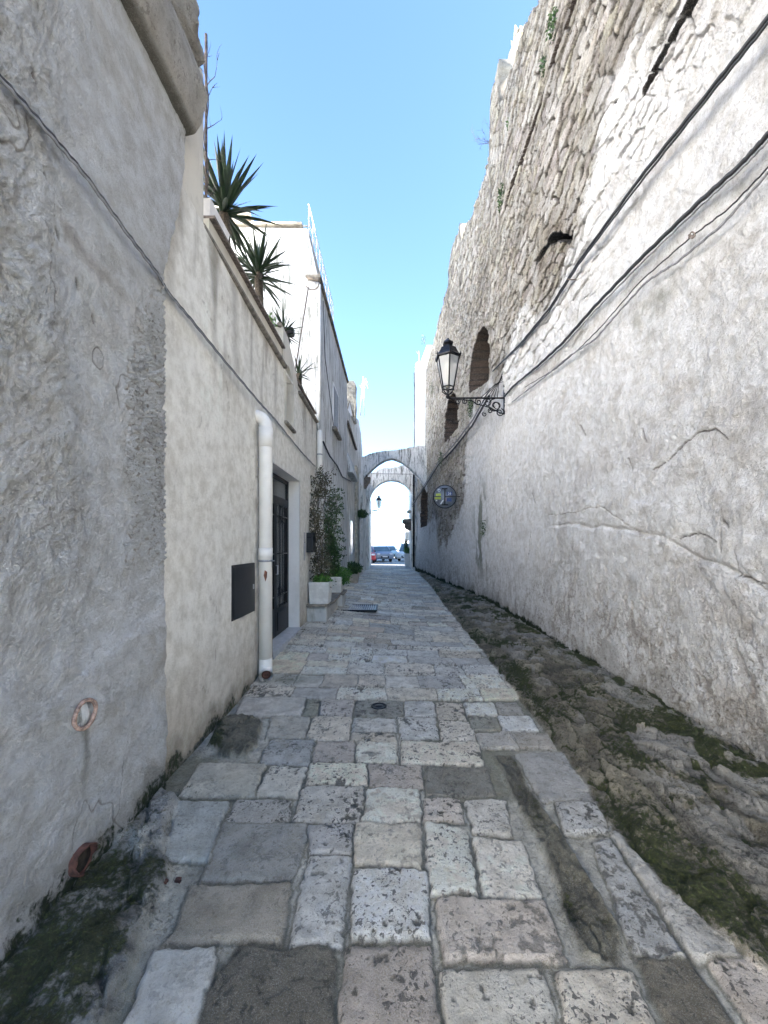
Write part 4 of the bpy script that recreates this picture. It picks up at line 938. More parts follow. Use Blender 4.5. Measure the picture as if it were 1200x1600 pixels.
pot_box('planter', 'beige planter under the second yucca', -2.05, -1.74, 5.0, 5.48, 4.16, 4.56, M_POTB)
pot_box('planter', 'beige planter with low green plant further along the terrace', -2.02, -1.74, 5.52, 6.5, 4.42, 4.78, M_POTB)
plant('leafy_plant', 'bright green low plant in the rooftop planter behind the second yucca', (-1.86, 5.75, 4.74), (-1.84, 5.72, 4.84), (.13, .22, .10), 260, .06, M_LEAF2, 11)
o = MB().bar((-1.70, 6.6, 4.3), (-1.42, 6.55, 5.95), .012, 6).build('leaning_cane', M_TWIG); tag(o, 'thin straight cane leaning out of the terrace plants', 'cane')
o = MB().box(-1.78, -1.62, 6.3, 6.42, 5.02, 5.14, bev=.01).build('floodlight', M_IRON); tag(o, 'small black floodlight among the terrace plants', 'floodlight')
f_ = MB().bar((-1.70, 6.38, 4.3), (-1.70, 6.38, 5.02), .01, 6).build('stem', M_IRON, None); f_.parent = o
r = random.Random(5)
# bare pole with dry vine near the eave
root = empty('vine_pole', (-1.74, 3.60, 4.2), 'thin upright pole wrapped in bare dry vine above the terrace', 'pole')
MB().bar((-1.74, 3.60, 4.2), (-1.74, 3.60, 6.34), .013, 7).build('rod', M_TWIG, root)
mb = MB(); mb.tube([(-1.74+.02*math.sin(t_*9), 3.6+.02*math.cos(t_*9), 4.2+t_) for t_ in np.linspace(0, 2.05, 60)], .005, 5)
def twig(mb, p, d, l, depth, r, w0):
    pts = [p]; dd = d.copy()
    for i in range(4):
        dd = (dd+Vector((r.uniform(-.4, .4), r.uniform(-.4, .4), r.uniform(-.3, .4)))).normalized(); pts.append(pts[-1]+dd*l/4)
    mb.tube(pts, [w0*(1-.18*i) for i in range(5)], 4)
    if depth:
        for k in range(3): twig(mb, pts[r.randint(1, 4)], (dd+Vector((r.uniform(-1, 1), r.uniform(-1, 1), r.uniform(-.5, 1)))).normalized(), l*.55, depth-1, r, w0*.6)
for zz_, dx_ in ((6.25, -.3), (6.0, .9), (5.9, .6), (5.6, .8), (5.3, .8), (4.9, .7), (5.45, -.4), (6.1, -.5)):
    twig(mb, Vector((-1.74, 3.6, zz_-.15)), Vector((dx_, 0, .6)).normalized(), r.uniform(.14, .26), 1, r, .004)
mb.build('dry_vine', M_TWIG, root)
# wall weeds on the fortress
def weed(px, py, s, label, seed, n=160, X=None, mat=M_LEAF, grp='weeds rooted in the old wall', hang=0):
    X0 = 2.38 if X is None else X; p = W(px, py, X0); x = float(XR(p.y))-.03; p = W(px, py, x) if X is None else p
    plant('wall_weed', label, (p.x+.05, p.y, p.z-s*.4), (p.x-.03, p.y, p.z-hang), (s*.35, s*.6, s), n, .045+.02*s, mat, seed, grp)
weed(868, 38, .20, 'topmost green weed high on the rubble wall', 21); weed(852, 102, .14, 'small weed just below the topmost one on the rubble wall', 22, 110)
weed(787, 308, .30, 'dark bushy weed at the left end of the dark groove', 23, 260)
weed(797, 195, .10, 'small weed on the merlon of the rubble wall', 24, 60); weed(690, 716, .30, 'dark weed under the cable where the wall meets the arches', 25, 170)
weed(675, 606, .30, 'narrow weed left of the lantern on the rubble', 26, 110); weed(757, 825, .22, 'green weed in a dark crack of the plaster above the verge', 28, 90)
weed(662, 532, .35, 'yellow-green weed tuft beside the tower house top', 29, 90)
weed(738, 632, .30, 'trailing dark green weed hanging below the lantern bracket', 27, 420, hang=.1)
root = empty('dry_shrub', W(768, 225, 2.5), 'bare twiggy shrub on the wall edge against the sky', 'shrub')
mb = MB(); r = random.Random(8); p = W(768, 225, 2.5)
for k in range(5): twig(mb, p, Vector((-1, r.uniform(-.5, .5), r.uniform(.1, 1))).normalized(), r.uniform(.3, .45), 2, r, .005)
mb.build('twigs', M_TWIG, root)

# ------------------------------------------------------------------ bench and potted climbers
M_BENCH = plaster_mat('bench_plaster', (.5, .5, .48), dirt_shade=(.2, .19, .14), amt=.8, bs=.8)
bn = empty('masonry_bench', (-1.36, 7.7, .1), 'low whitewashed masonry ledge with stone top under the potted climbers', 'bench')
MB().box(-1.56, -1.20, 7.02, 8.55, .0, .42, bev=.02).box(-1.54, -1.10, 8.55, 9.2, .0, .44, bev=.02).build('base', M_BENCH, bn)
MB().prism([(-1.56, 6.99), (-1.22, 6.97), (-1.12, 7.5), (-1.14, 8.55), (-1.56, 8.55)], .421, .47, 'z').box(-1.54, -1.07, 8.56, 9.22, .441, .49).build('top_slab', M_COPING, bn)
p1_ = pot_box('planter', 'larger white square planter on the near end of the ledge', -1.53, -1.15, 7.05, 7.45, .47, .87, M_POTW, .02, 'white planters on the ledge')
p2_ = pot_box('planter', 'smaller white square planter on the far end of the ledge', -1.42, -1.12, 8.6, 8.95, .49, .84, M_POTW, .02, 'white planters on the ledge')
def climber(name, label, base, top, wid, nleaf, seed, mat, extra=[]):
    r = random.Random(seed); root = empty(name, base, label, 'climbing plant', 'climbing plants against the corner')
    mb = MB(); base = Vector(base); top = Vector(top); spine = []
    for s in range(7):
        pts = []; ph = r.uniform(0, 6)
        for i in range(14):
            u = i/13; p = base.lerp(top, u*r.uniform(.96, 1.0)); p += Vector((math.sin(u*7+ph)*wid*.5*(.3+u), math.cos(u*5+ph)*.05, 0)); pts.append(p)
        spine += pts; mb.tube(pts, [.011-.0006*i for i in range(14)], 5)
    for k in range(60): twig(mb, r.choice(spine), Vector((r.uniform(-.9, .9), r.uniform(-.5, .3), r.uniform(-.3, .8))).normalized(), r.uniform(.1, .3), 1, r, .003)
    mb.build('stems', M_TWIG, root)
    mb = MB()
    for k in range(nleaf//12):
        p = r.choice(spine); u = (p.z-base.z)/(top.z-base.z)
        if r.random() > 1.05-.55*u: continue
        leaves(mb, p+Vector((r.uniform(-.6, .6)*wid, r.uniform(-.1, .05), r.uniform(-.1, .1))), wid*.45, .08, .10, 12, .055, r)
    for (q, s) in extra: leaves(mb, q, s, .05, s*.4, 30, .055, r)
    mb.build('leaves', mat, root, fix=False); return root
climber('climber', 'nearer tangled climber with bare twigs at the top, in the larger planter', (-1.36, 7.25, .85), (-1.42, 7.5, 2.95), .22, 3300, 31, M_LEAF3)
ex = [(D(px, py, 8.7), .10) for px, py in ((533, 832), (535, 843), (536, 856), (534, 868), (530, 765), (523, 775))]
climber('climber', 'farther dark leafy climber with side sprigs, in the smaller planter', (-1.33, 8.75, .82), (-1.38, 8.8, 2.75), .20, 4800, 32, M_LEAF, ex)
plant('potted_greenery', 'fresh green low plant at the foot of the nearer climber', (-1.30, 7.2, .83), (-1.30, 7.2, .92), (.17, .15, .07), 420, .06, M_LEAF2, 33)
plant('potted_greenery', 'bright green bushy plant spilling over the smaller planter', (-1.22, 8.75, .82), (-1.16, 8.8, .86), (.24, .18, .22), 1100, .06, M_LEAF2, 34)
root = pot_box('planter', 'low beige flower pot standing on the paving past the ledge', -1.62, -1.17, 13.7, 14.1, .2, .52, M_POTB, .05)
plant('potted_plant', 'dark leafy plant in the low beige pot on the paving', (-1.4, 13.9, .5), (-1.42, 13.9, .72), (.34, .25, .22), 700, .12, M_LEAF, 35)
plant('hanging_plant', 'green hanging plant on the wall before the arches', (-1.55, 17, 2.9), (-1.33, 17, 2.95), (.27, .2, .18), 600, .1, M_LEAF, 36)

# ------------------------------------------------------------------ wall lantern with scroll bracket
def lantern(label, tipX, Y, Z0, xw, s, detail=True, mirror=1):
    root = empty('wall_lantern', (xw, Y, Z0), label, 'lantern', 'iron lanterns on scroll brackets')
    cx = tipX; z = Z0+.06*s
    def hexr(r_, zz_): return [(cx+r_*math.cos(math.pi/3*k+math.pi/6), Y+r_*math.sin(math.pi/3*k+math.pi/6), zz_) for k in range(6)]
    r0, r1, hh = .13*s, .25*s, .62*s; zb_ = z+.16*s
    A, B = hexr(r0, zb_), hexr(r1, zb_+hh)
    mb = MB()
    for k in range(6):
        mb.bar(A[k], B[k], .014*s, 6); mb.bar(A[k], A[(k+1) % 6], .014*s, 6); mb.bar(B[k], B[(k+1) % 6], .02*s, 6)
    for k in range(6):
        q = A[k]; mb.tube([q, (cx+(q[0]-cx)*.95, Y+(q[1]-Y)*.95, zb_-.07*s), (cx+(q[0]-cx)*.4, Y+(q[1]-Y)*.4, zb_-.13*s), (cx, Y, zb_-.16*s)], .012*s, 5)
    mb.lathe((cx, Y, z-.06*s), [(.03*s, 0), (.05*s, .03*s), (.03*s, .07*s), (.015*s, .1*s)], 10)
    mb.build('frame', M_IRON, root)
    g_ = MB()
    for k in range(6):
        a, b_, c, d = Vector(A[k]), Vector(A[(k+1) % 6]), Vector(B[(k+1) % 6]), Vector(B[k]); ctr = Vector((cx, Y, 0)); 
        g_.add([a, b_, c, d], [(0, 1, 2, 3)])
    g_.build('glass_panes', M_GLASS, root, fix=False)
    zt_ = zb_+hh
    mb = MB(); mb.lathe((cx, Y, zt_), [(.285*s, -.01*s), (.285*s, .02*s), (.23*s, .08*s), (.17*s, .20*s), (.10*s, .23*s), (.085*s, .27*s), (.12*s, .30*s), (.11*s, .33*s), (.03*s, .40*s), (.012*s, .43*s)], 6, smooth=False, rot=math.pi/6)
    mb.build('roof', M_IRON, root)
    mb = MB()
    for k in range(6):
        a = math.pi/3*k+math.pi/6; p = Vector((cx+.28*s*math.cos(a), Y+.28*s*math.sin(a), zt_+.02*s)); MB().bar(p, p+Vector((0, 0, .07*s)), .018*s, 5, .003).build('crown_spike', M_IRON, root)
    MB().lathe((cx, Y, zb_+.02*s), [(.04*s, 0), (.04*s, .26*s), (.07*s, .27*s), (.07*s, .48*s), (.05*s, .52*s)], 12).build('lamp', M_BULB, root)
    # bracket
    mb = MB(); sg = 1 if xw > cx else -1; L = abs(xw-cx)
    P_ = lambda u, zz_: (cx+sg*u, Y, Z0+zz_)
    mb.bar(P_(-.02, 0), P_(L, 0), .019*s, 8); mb.build('arm', M_IRON, root)
    mb = MB(); mb.box(min(xw-.02*sg, xw+.03*sg), max(xw-.02*sg, xw+.03*sg), Y-.03, Y+.03, Z0-.34*s, Z0+.62*s).build('wall_bar', M_IRON, root)
    mb = MB()
    def scroll(c, r0, r1, a0, turns, w_): mb.tube([P_(c[0]+(r0+(r1-r0)*t_)*math.cos(a0+turns*6.283*t_), c[1]+(r0+(r1-r0)*t_)*math.sin(a0+turns*6.283*t_)) for t_ in np.linspace(0, 1, 22)], w_*s, 5)
    scroll((L-.20*s, -.16*s), .15*s, .03*s, 1.57, 1.5, .013); scroll((L-.36*s, -.10*s), .10*s, .02*s, 3.1, -1.4, .011); scroll((L-.10*s, -.30*s), .09*s, .02*s, 1.2, -1.5, .012)
    scroll((L-.55*s, -.08*s), .08*s, .015*s, 1.57, 1.4, .011); scroll((.2*s, -.07*s), .065*s, .015*s, 1.57, -1.5, .011); scroll((.36*s, -.07*s), .06*s, .015*s, 1.57, 1.5, .011)
    scroll((L-.30*s, -.27*s), .06*s, .015*s, 0, 1.5, .010); scroll((L-.42*s, -.34*s), .05*s, .012*s, 2, 1.3, .010); scroll((L-.16*s, -.16*s), .07*s, .07*s, 0, 1, .008)
    mb.tube([P_(L, -.34*s), P_(L-.12*s, -.30*s), P_(L-.3*s, -.2*s), P_(L-.6*s, -.12*s), P_(.5*s, -.05*s), P_(.12*s, -.02*s)], .012*s, 5)
    mb.build('scrollwork', M_IRON, root)
    if detail:
        mb = MB()
        for k in range(6):
            t_ = k/6; mb.tube([P_(L-.02, .60*s-.05*k), P_(L-.12*s-.08*t_, .3*s), P_(L-.15*s-.07*k, .01)], .007*s, 5)
        mb.build('stay_rods', M_IRON, root)
    return root
lp = D(700, 622, 8.1)
lantern('big black lantern on a scroll bracket on the right wall', lp.x, 8.1, lp.z, 2.38, 1.0)
lp = D(593, 796, 27)
lantern('small distant lantern seen through the farther arch', D(592, 797, 27).x, 27, D(592, 797, 27).z, D(577, 797, 27).x, .82, False)
fl = MB().box(-4.6, -1.6, 24.6, 30, 0, 5).build('side_wall', M_GREYP); tag(fl, 'grey plaster side wall beyond the farther arch at the left', 'wall')

# ------------------------------------------------------------------ cables
def cable(name, pts, r_, label, mat=M_CABLE, sub=10, sag=0, grp=None):
    P_ = [Vector(p) for p in pts]; out = []
    for a, b_ in zip(P_[:-1], P_[1:]):
        for i in range(sub): t_ = i/sub; q = a.lerp(b_, t_); q = q+Vector((0, 0, -sag*4*t_*(1-t_)))+Vector((0, 0, .004*math.sin(i*2.1+a.y*3))); out.append(q)
    out.append(P_[-1]); mb = MB().tube(out, r_, 7); o = mb.build(name, mat); tag(o, label, 'cable', grp); return o
cr = lambda *q, X=2.30: [W(px, py, X) for px, py in q]
cable('cable', cr((1275,-60),(1200,28),(1120,128),(1000,278),(905,408),(860,480),(815,535),(790,560),(770,580)), .016, 'topmost thick black cable bundle slanting down the right wall to the lantern')
cable('cable', cr((1275,-52),(1200,36),(1118,138),(1000,286),(903,415),(858,487),(812,541),(785,566)), .010, 'thinner black cable clinging just under the topmost bundle on the right wall')
cable('cable', cr((1290,118),(1200,210),(1160,255),(1090,318),(1000,405),(930,478),(880,535),(840,572),(800,605),(788,620), X=2.34), .018, 'middle dark grey cable bundle crossing the right whitewashed wall', M_CABLE)
cable('cable', cr((1290,125),(1200,220),(1160,262),(1090,326),(1000,413),(930,485),(880,541),(838,578), X=2.33), .009, 'pale grey wire running along the middle cable bundle', M_CABLEG)
cable('cable', cr((1280,185),(1200,262),(1140,325),(1080,370),(1000,440),(940,510),(905,545),(870,575),(820,605), X=2.35), .006, 'thin upper wire of the lowest pair on the right wall', M_CABLE)
cable('cable', cr((1280,195),(1200,270),(1130,350),(1060,408),(1010,440),(960,495),(930,530),(890,556),(850,590),(800,628), X=2.35), .010, 'lower grey wire of the lowest pair sagging on the right wall', M_CABLEG)
kn = W(1081, 368, 2.33); mb = MB().tube([kn+Vector((0, .03*math.cos(a), .03*math.sin(a*1.3))) for a in np.linspace(0, 9, 24)], .006, 5)
o = mb.build('wire_knot', M_RUST); tag(o, 'rusty twisted wire knot on the lowest pair of wires', 'wire')
# far end cables going to the arches
rr2 = lambda px, py: W(px, py, float(XR(min(24, 2.1*600/max(1, px-612))))-.12)
pf = [Vector((2.20, 8.6, 5.05)), Vector((2.22, 10.5, 4.98)), Vector((2.10, 13, 4.95)), Vector((1.90, 15.5, 4.95)), Vector((1.72, 19.5, 4.7)), Vector((1.5, 22, 4.45)), Vector((1.3, 24.2, 4.1))]
cable('cable', pf, .022, 'pale cable running from the lantern bracket to the arches', M_CABLEG)
cable('cable', [p+Vector((-.02, 0, -.16)) for p in pf[:-1]]+[Vector((1.32, 24.2, 4.0))], .028, 'dark cable under the pale one between lantern bracket and arches')
bolt = W(900, 437, 2.36)
o = MB().bar(bolt, bolt+Vector((-.09, 0, 0)), .008, 6).tube([bolt+Vector((-.09, 0, 0)), bolt+Vector((-.11, .01, .02)), bolt+Vector((-.1, .02, .03))], .006, 5).build('cable_hook', M_RUST); tag(o, 'small iron hook under the topmost cable bundle', 'hook')
# left wall cable
clp = [W(px, py, -1.375) for px, py in ((-60,50),(0,118),(70,198),(130,268),(200,365))]+[W(px, py, -1.40) for px, py in ((245,425),)]+[W(px, py, -1.455) for px, py in ((262,455),(300,500),(350,562),(405,628))]+[W(px, py, -1.52) for px, py in ((430,655),(470,705),(492,728))]
cable('cable', clp, .0075, 'upper wire of the black pair running along the left walls'); cable('cable', [p+Vector((.004, 0, -.014)) for p in clp], .0065, 'lower wire of the black pair running along the left walls', M_CABLEG)
cl2 = [W(px, py, -1.50) for px, py in ((505,690),(515,712),(527,728),(535,745),(548,752))]
cable('cable', cl2, .018, 'dark cable drooping along the tall white house toward the arch')
cable('cable', [W(505, 470, -1.50), W(508, 560, -1.50), W(518, 640, -1.50), W(522, 672, -1.50)], .008, 'thin dark wire hanging down the tall white house')
cable('cable', [D(583, 766, 25), D(643, 766, 25)], .012, 'straight wire across the top of the farther arch opening', M_CABLEG)
cable('cable', [D(577, 770, 26), D(588, 786, 26), D(600, 792, 26), D(612, 793, 26), D(625, 789, 26), D(635, 780, 26), D(641, 775, 26)], .013, 'drooping wire hanging in the farther arch opening', M_CABLEG)
cable('cable', [D(573, 740, 23.7), D(650, 741, 23.7)], .014, 'thin cable fixed across the face of the farther arch')

# ------------------------------------------------------------------ round sign seen from behind
sc = D(695, 776, 12.6); R_ = .375
sg = empty('round_sign', sc, 'round grey traffic sign seen from the back, with stickers, on the right wall', 'sign')
M_SIGN = simple('dull_sign_back', (.20, .23, .27), .5, .3, .25, 6, .05)
MB().lathe((sc.x, sc.y, sc.z), [(R_, -.012), (R_, .0), (R_*.98, .01)], 40, axis='y').build('disc', M_SIGN, sg)
MB().tube([(sc.x+R_*math.cos(a), sc.y, sc.z+R_*math.sin(a)) for a in np.linspace(0, 6.283, 41)[:-1]], .018, 8, closed=True).build('rim', M_BLACKP, sg)
MB().box(sc.x-.025, sc.x+.015, sc.y-.05, sc.y-.013, sc.z-.27, sc.z+.27).box(sc.x-.11, sc.x+.08, sc.y-.055, sc.y-.012, sc.z+.24, sc.z+.275).box(sc.x-.10, sc.x+.10, sc.y-.055, sc.y-.012, sc.z-.29, sc.z-.255).build('clamp_bracket', M_BLACKP, sg)
MB().box(sc.x+.016, float(XR(12.6))+.1, sc.y-.045, sc.y-.02, sc.z-.012, sc.z+.014).box(sc.x-.36, sc.x-.13, sc.y-.035, sc.y-.014, sc.z-.01, sc.z+.006).build('wall_strut', M_BLACKP, sg)
M_YG = simple('yellow_green_sticker', (.42, .52, .08), .5, 0, .2, 30, 0); M_WS = simple('white_sticker', (.7, .75, .78), .5, 0, .1, 30, 0); M_BS = simple('blue_sticker', (.05, .09, .25), .5, 0, .2, 30, 0); M_RS = simple('pale_pink_sticker', (.45, .33, .36), .5, 0, .2, 30, 0)
def stk(x0, x1, z0, z1, m_): return MB().box(sc.x+x0, sc.x+x1, sc.y-.0145, sc.y-.0125, sc.z+z0, sc.z+z1).build('sticker', m_, sg)
stk(-.29, -.13, .02, .10, M_YG); stk(-.33, -.13, -.09, -.015, M_YG); stk(-.30, -.25, -.15, -.11, M_WS); stk(.06, .24, .05, .16, M_BS); stk(.05, .22, -.16, -.05, M_BS); stk(.02, .07, -.15, -.05, M_RS)
MB().lathe((sc.x-.19, sc.y-.0145, sc.z+.21), [(.05, 0), (.05, .002)], 20, axis='y').build('sticker', M_WS, sg); MB().lathe((sc.x-.19, sc.y-.0165, sc.z+.21), [(.022, 0), (.022, .002)], 16, axis='y').build('sticker', M_BS, sg)
MB().prism([(sc.x-.17, sc.z-.26), (sc.x-.11, sc.z-.24), (sc.x-.03, sc.z-.10), (sc.x-.08, sc.z-.12)], sc.y-.0145, sc.y-.0125, 'y').build('sticker', M_WS, sg)
tc = bpy.data.curves.new('sticker_number', 'FONT'); tc.body = '26'; tc.size = .12; tc.extrude = .001; tc.align_x = 'CENTER'
to = bpy.data.objects.new('sticker_number', tc); COL.objects.link(to)
dg = bpy.context.evaluated_depsgraph_get(); me = bpy.data.meshes.new_from_object(to.evaluated_get(dg)); bpy.data.objects.remove(to)
o = bpy.data.objects.new('sticker_number', me); COL.objects.link(o); me.materials.append(M_WS); o.parent = sg; o.location = (.15, -.0165, .065); o.rotation_euler = (rad(90), 0, 0)

# ------------------------------------------------------------------ manhole, grate, clay bits
c = G(592, 1106); z0 = gz(*c)
o = MB().lathe((c[0], c[1], z0-.005), [(.075, 0), (.075, .012), (.062, .014), (.060, .010), (.03, .010), (.028, .014), (.01, .014)], 24).build('manhole_cover', M_IRON); tag(o, 'small round iron cover set in the paving', 'manhole cover')
(gx0, gy0), (gx1, gy1) = G(536, 964, .08), G(588, 955, .08)
gw = gy1-gy0; zgx = float(zg(np.array(-.7), np.array(7.6)))+.035
o = empty('drain_grate', ((gx0+gx1)/2, (gy0+gy1)/2, zgx), 'rectangular iron drain grate across the left part of the lane', 'grate')
xa, xb = D(536, 960, 8.6).x, D(590, 960, 8.6).x; ya, yb = 8.25, 9.05; zgx = float(zg(np.array(-.7), np.array(8.6)))+.03
MB().box(xa, xb, ya, ya+.03, zgx-.02, zgx+.012).box(xa, xb, yb-.03, yb, zgx-.02, zgx+.012).box(xa, xa+.03, ya+.03, yb-.03, zgx-.02, zgx+.012).box(xb-.03, xb, ya+.03, yb-.03, zgx-.02, zgx+.012).build('frame', M_IRON, o)
mb = MB(); n = 15
for k in range(n): x = xa+.03+(xb-xa-.06)*(k+.5)/n; mb.box(x-.012, x+.012, ya+.03, yb-.03, zgx-.01, zgx+.008)
mb.build('bars', M_GREYM, o); MB().box(xa+.02, xb-.02, ya+.02, yb-.02, zgx-.04, zgx-.018).build('pit', M_BLACKP, o)
for i, (px, py) in enumerate(((478/2.4, 1000+876/2.4), (668/2.4, 1000+876/2.4), (618/2.4, 1000+905/2.4))):
    if i == 0: continue
    g0 = G(px, py, .03); zz_ = gz(*g0); mb = MB(); rough_block(mb, g0[0]-.012, g0[0]+.012, g0[1]-.008, g0[1]+.008, zz_, zz_+.012, 1, .003, i)
    o = mb.build('clay_shard', M_CLAY2); tag(o, ['', 'small red clay shard at the edge of the mossy left corner', 'pinkish clay shard beside the red one on moss'][i], 'shard')

# ------------------------------------------------------------------ moss and grass tufts (uncountable)
r = random.Random(77); mb = MB()
def tuft(x, y, z, s, n):
    for _ in range(n):
        a = r.uniform(0, 6.28); d = Vector((math.cos(a)*.6, math.sin(a)*.6, r.uniform(.3, 1))).normalized(); q = d.orthogonal().normalized()*s*.18
        p = Vector((x+r.uniform(-s, s), y+r.uniform(-s, s), z)); mb.add([p-q, p+d*s*.6+q*.9, p+d*s*r.uniform(.8, 1.4)], [(0, 1, 2)])
for _ in range(1900):
    y = 1.6+r.random()**1.6*15; x = float(XR(y))-abs(r.gauss(0, .10))-.03*(y > 10)
    if float(fbm(np.array([y*1.7]), np.array([x*.0]), 401, 3)[0]) < -.03: continue
    x -= .05; tuft(x, y, gz(x, y)-.002, r.uniform(.006, .016)+.0008*y, 9)
for _ in range(90):
    y = r.uniform(1.25, 2.45); x = -1.36+abs(r.gauss(0, .10)); tuft(x, y, gz(x, y)-.002, r.uniform(.004, .010), 8)
o = mb.build('moss_and_grass', M_MOSS, fix=False); tag(o, 'tiny moss and grass tufts along the wall feet', 'moss', kind='stuff')

# ------------------------------------------------------------------ the square: cars, planter, far buildings
M_TYRE = simple('tyre', (.015, .015, .015), .9); M_RIM = simple('alloy_rim', (.45, .45, .46), .35, .6, .1)
M_CGL = simple('car_glass', (.10, .15, .17), .08, 0, .2, 2, 0); M_HL = simple('headlight', (.7, .72, .75), .2, 0, .1, 5, 0); M_TL = simple('tail_light', (.35, .02, .02), .3, 0, .1, 5, 0)
def paint(nm, c):
    m, t, b = newmat(nm, .3, c); b.inputs['Coat Weight'].default_value = .6; b.inputs['Coat Roughness'].default_value = .08
    t.links.new(mix(t, rng(t, noise(t, coord(t), 3, 4), .3, .7), c, tuple(x*.85 for x in c)), b.inputs['Base Color']); return m
def car(label, loc, rz, col, L=4.0, Wd=1.72, Hh=1.48, suv=0):
    root = empty('parked_car', (0, 0, 0), label, 'car', 'cars parked in the square')
    lo = [(-L/2,.42),(-L/2+.03,.75),(-L/2+.25,.92),(-L*.22,1.0),(L*.36,1.02),(L/2-.06,.95),(L/2,.6),(L/2-.03,.3),(-L/2+.06,.28)]
    secs = [(-1, .90), (-.86, 1), (.86, 1), (1, .90)]
    vs = []; fs = []; n = len(lo)
    for k, (s, f) in enumerate(secs):
        for (x, z) in lo: vs.append((x*(1 if abs(s) < .9 else .985), s*Wd/2, .28+(z-.28)*(1 if abs(s) < .9 else f)))
    for k in range(3):
        for i in range(n): fs.append((k*n+i, k*n+(i+1) % n, (k+1)*n+(i+1) % n, (k+1)*n+i))
    fs += [tuple(range(n)), tuple(range(3*n, 4*n))[::-1]]
    mb = MB().add(vs, fs, 0, False); 
    # wheel arches
    body = mb.build('body', col, root)
    cab = [(-L*.27,.98),(-L*.10,Hh-.06),(L*.02,Hh),(L*.28,Hh-.02),(L*.42+suv*.1,1.0)]
    m2 = MB(); vs = []; k5 = len(cab)
    for s in (-1, 1):
        for i, (x, z) in enumerate(cab): ins = .12 if z > 1.2 else .03; vs.append((x, s*(Wd/2-ins), z))
    fs = [(i, i+1, k5+i+1, k5+i) for i in range(k5-1)]+[tuple(range(k5)), tuple(range(k5, 2*k5))[::-1]]
    m2.add(vs, [fs[0], fs[3], fs[4], fs[5]], 0).add(vs, fs[1:3], 1); m2.build('cabin', [M_CGL, col], root)
    for s in (-1, 1):
        m3 = MB()
        for (a, b_) in ((0, 1), (3, 4)): m3.bar(vs[a+(k5 if s > 0 else 0)], vs[b_+(k5 if s > 0 else 0)], .035, 5)
        m3.bar(vs[1+(k5 if s > 0 else 0)], vs[2+(k5 if s > 0 else 0)], .03, 5); m3.bar(vs[2+(k5 if s > 0 else 0)], vs[3+(k5 if s > 0 else 0)], .03, 5)
        m3.bar((L*.08, s*(Wd/2-.03), .98), (L*.07, s*(Wd/2-.125), Hh-.01), .035, 5); m3.build('pillar', col, root)

    for sx in (-L*.31, L*.31):
        for s in (-1, 1):
            wh = MB().lathe((sx, s*(Wd/2-.10)-.1, .31), [(.24, 0), (.31, .02), (.31, .18), (.24, .2)], 20, axis='y').build('wheel', M_TYRE, root)
            MB().lathe((sx, s*(Wd/2-.01)-.008, .31), [(.2, 0), (.2, .014), (.05, .016)], 14, axis='y').build('rim', M_RIM, wh)
    for s in (-1, 1):
        MB().box(-L/2-.01, -L/2+.16, s*Wd*.36-.15, s*Wd*.36+.15, .68, .84, bev=.03).build('headlight', M_HL, root)
        MB().box(L/2-.12, L/2+.01, s*Wd*.40-.10, s*Wd*.40+.10, .7, .92, bev=.02).build('tail_light', M_TL, root)
        MB().box(-L*.20, -L*.16, s*(Wd/2+.08)-.07, s*(Wd/2+.08)+.07, .98, 1.1, bev=.02).build('mirror', M_BLACKP, root)
    MB().box(-L/2-.015, -L/2+.05, -.4, .4, .36, .56, bev=.02).build('grille', M_BLACKP, root)
    MB().box(-L/2-.025, -L/2-.016, -.25, .25, .44, .55).build('number_plate', M_METALW, root)
    root.location = loc; root.rotation_euler.z = rz; return root
# car x axis: front at -x ; rz=90deg turns the front towards the camera
car('pale blue-grey hatchback facing the lane, largest of the parked cars', (D(592, 0, 36).x, 37.5, -.01), rad(108), paint('blue_grey_paint', (.25, .29, .36)), 3.8, 1.7, 1.5)
car('red car mostly hidden behind the left pier of the farther arch', (D(566.5, 0, 33.5).x, 35.0, -.01), rad(100), paint('red_paint', (.45, .05, .06)), 4.0, 1.7, 1.5)
car('pale turquoise car parked just behind the blue-grey hatchback', (D(604, 0, 42).x, 44.5, -.01), rad(106), paint('turquoise_white_paint', (.5, .62, .62)), 4.0, 1.75, 1.5)
car('silver car at the end of the left parked row', (D(613, 0, 50).x, 52, -.01), rad(104), paint('silver_paint', (.5, .48, .47)), 4.0, 1.75, 1.55)
car('small blue car alone in the middle distance of the square', (D(625, 0, 62).x, 64, -.01), rad(70), paint('pale_blue_paint', (.35, .5, .62)), 4.0, 1.75, 1.45)
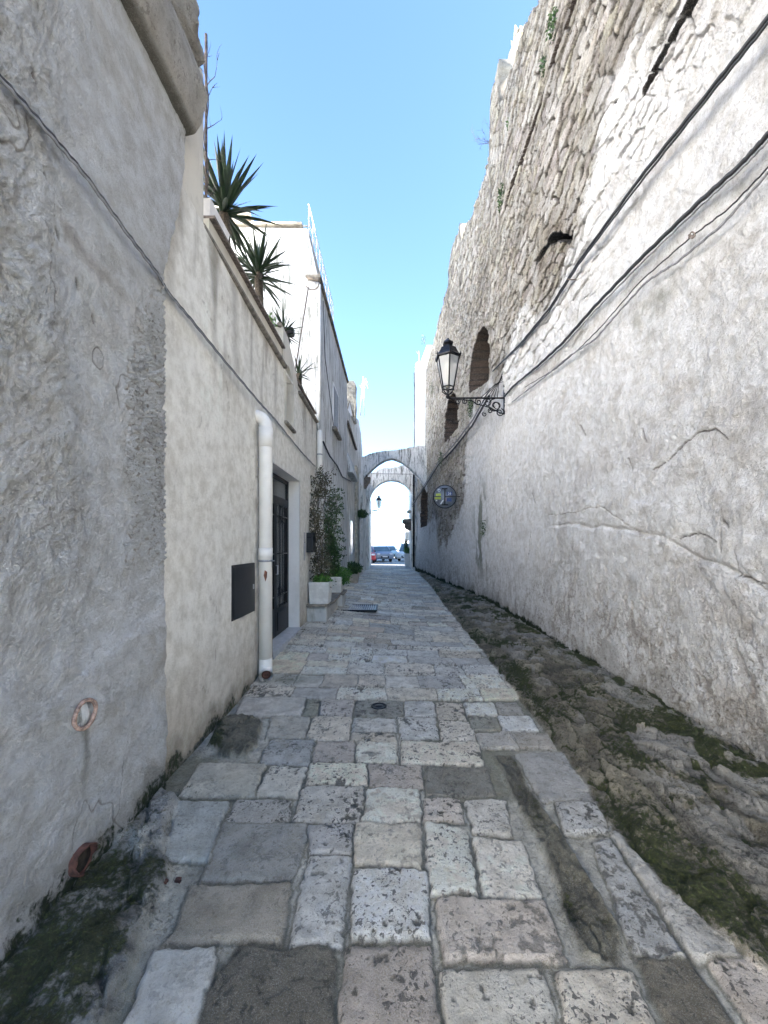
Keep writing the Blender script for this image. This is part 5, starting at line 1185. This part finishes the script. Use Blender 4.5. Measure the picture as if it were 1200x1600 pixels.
car('white high car on the right beyond the big planter', (D(645, 0, 34).x, 39.0, -.01), rad(75), paint('white_paint', (.7, .72, .72)), 4.3, 1.8, 1.75, 1)
# planter by the right pier
c = D(638.5, 884, 28.2)
root = empty('planter', (c.x, 28.2, 0), 'large flared white planter at the right edge of the square entrance', 'planter')
MB().lathe((c.x, 28.2, -.01), [(.36, 0), (.47, .88), (.50, .90), (.50, .96), (.45, .96), (.43, .88)], 4, smooth=False, rot=math.pi/4).build('bowl', M_METALW, root)
MB().lathe((c.x, 28.2, .85), [(.40, 0), (.38, .03)], 4, smooth=False, rot=math.pi/4).build('soil', M_SOIL, root)
plant('potted_shrub', 'green shrub growing in the large flared planter', (c.x, 28.2, .9), (c.x, 28.2, 1.15), (.38, .3, .28), 500, .13, M_LEAF2, 41)
plant('potted_conifer', 'dark slim bush rising out of the large flared planter', (c.x-.15, 28.2, .9), (c.x-.2, 28.2, 1.6), (.14, .14, .4), 380, .10, M_LEAF, 42)
# far buildings
tb = empty('far_tower', (0, 150, 0), 'thin pale far-off bell tower above the parked cars', 'tower')
p = D(612, 838, 150); MB().box(p.x-1.1, p.x+1.1, 149, 151.2, 0, p.z-.6).build('shaft', M_CREAM, tb); MB().lathe((p.x, 150.1, p.z-.6), [(1.0, 0), (.9, .8), (.4, 1.4), (.1, 1.9)], 8).build('cap', M_CREAM, tb)
MB().box(p.x-2.2, p.x-.2+2.6, 149.3, 151.0, 0, 3.6).build('base', M_CREAM, tb)
wb = empty('far_white_house', (4, 75, 0), 'pale white house at the right side of the square', 'house')
xa = D(629, 0, 70).x; MB().box(xa, xa+14, 70, 84, 0, D(0, 818, 70).z).build('wall', M_WHITE, wb)
for k in range(3):
    f0 = MB().box(xa+.5+k*2.2, xa+1.5+k*2.2, 69.95, 69.998, 2.4, 4.0).build('window', M_DGLASS, wb)
low_ = empty('far_low_house', (-6, 120, 0), 'low pale house row closing the far side of the square', 'house')
MB().box(-40, D(600, 0, 120).x, 120, 126, 0, 1.4).build('wall', M_CREAM, low_)
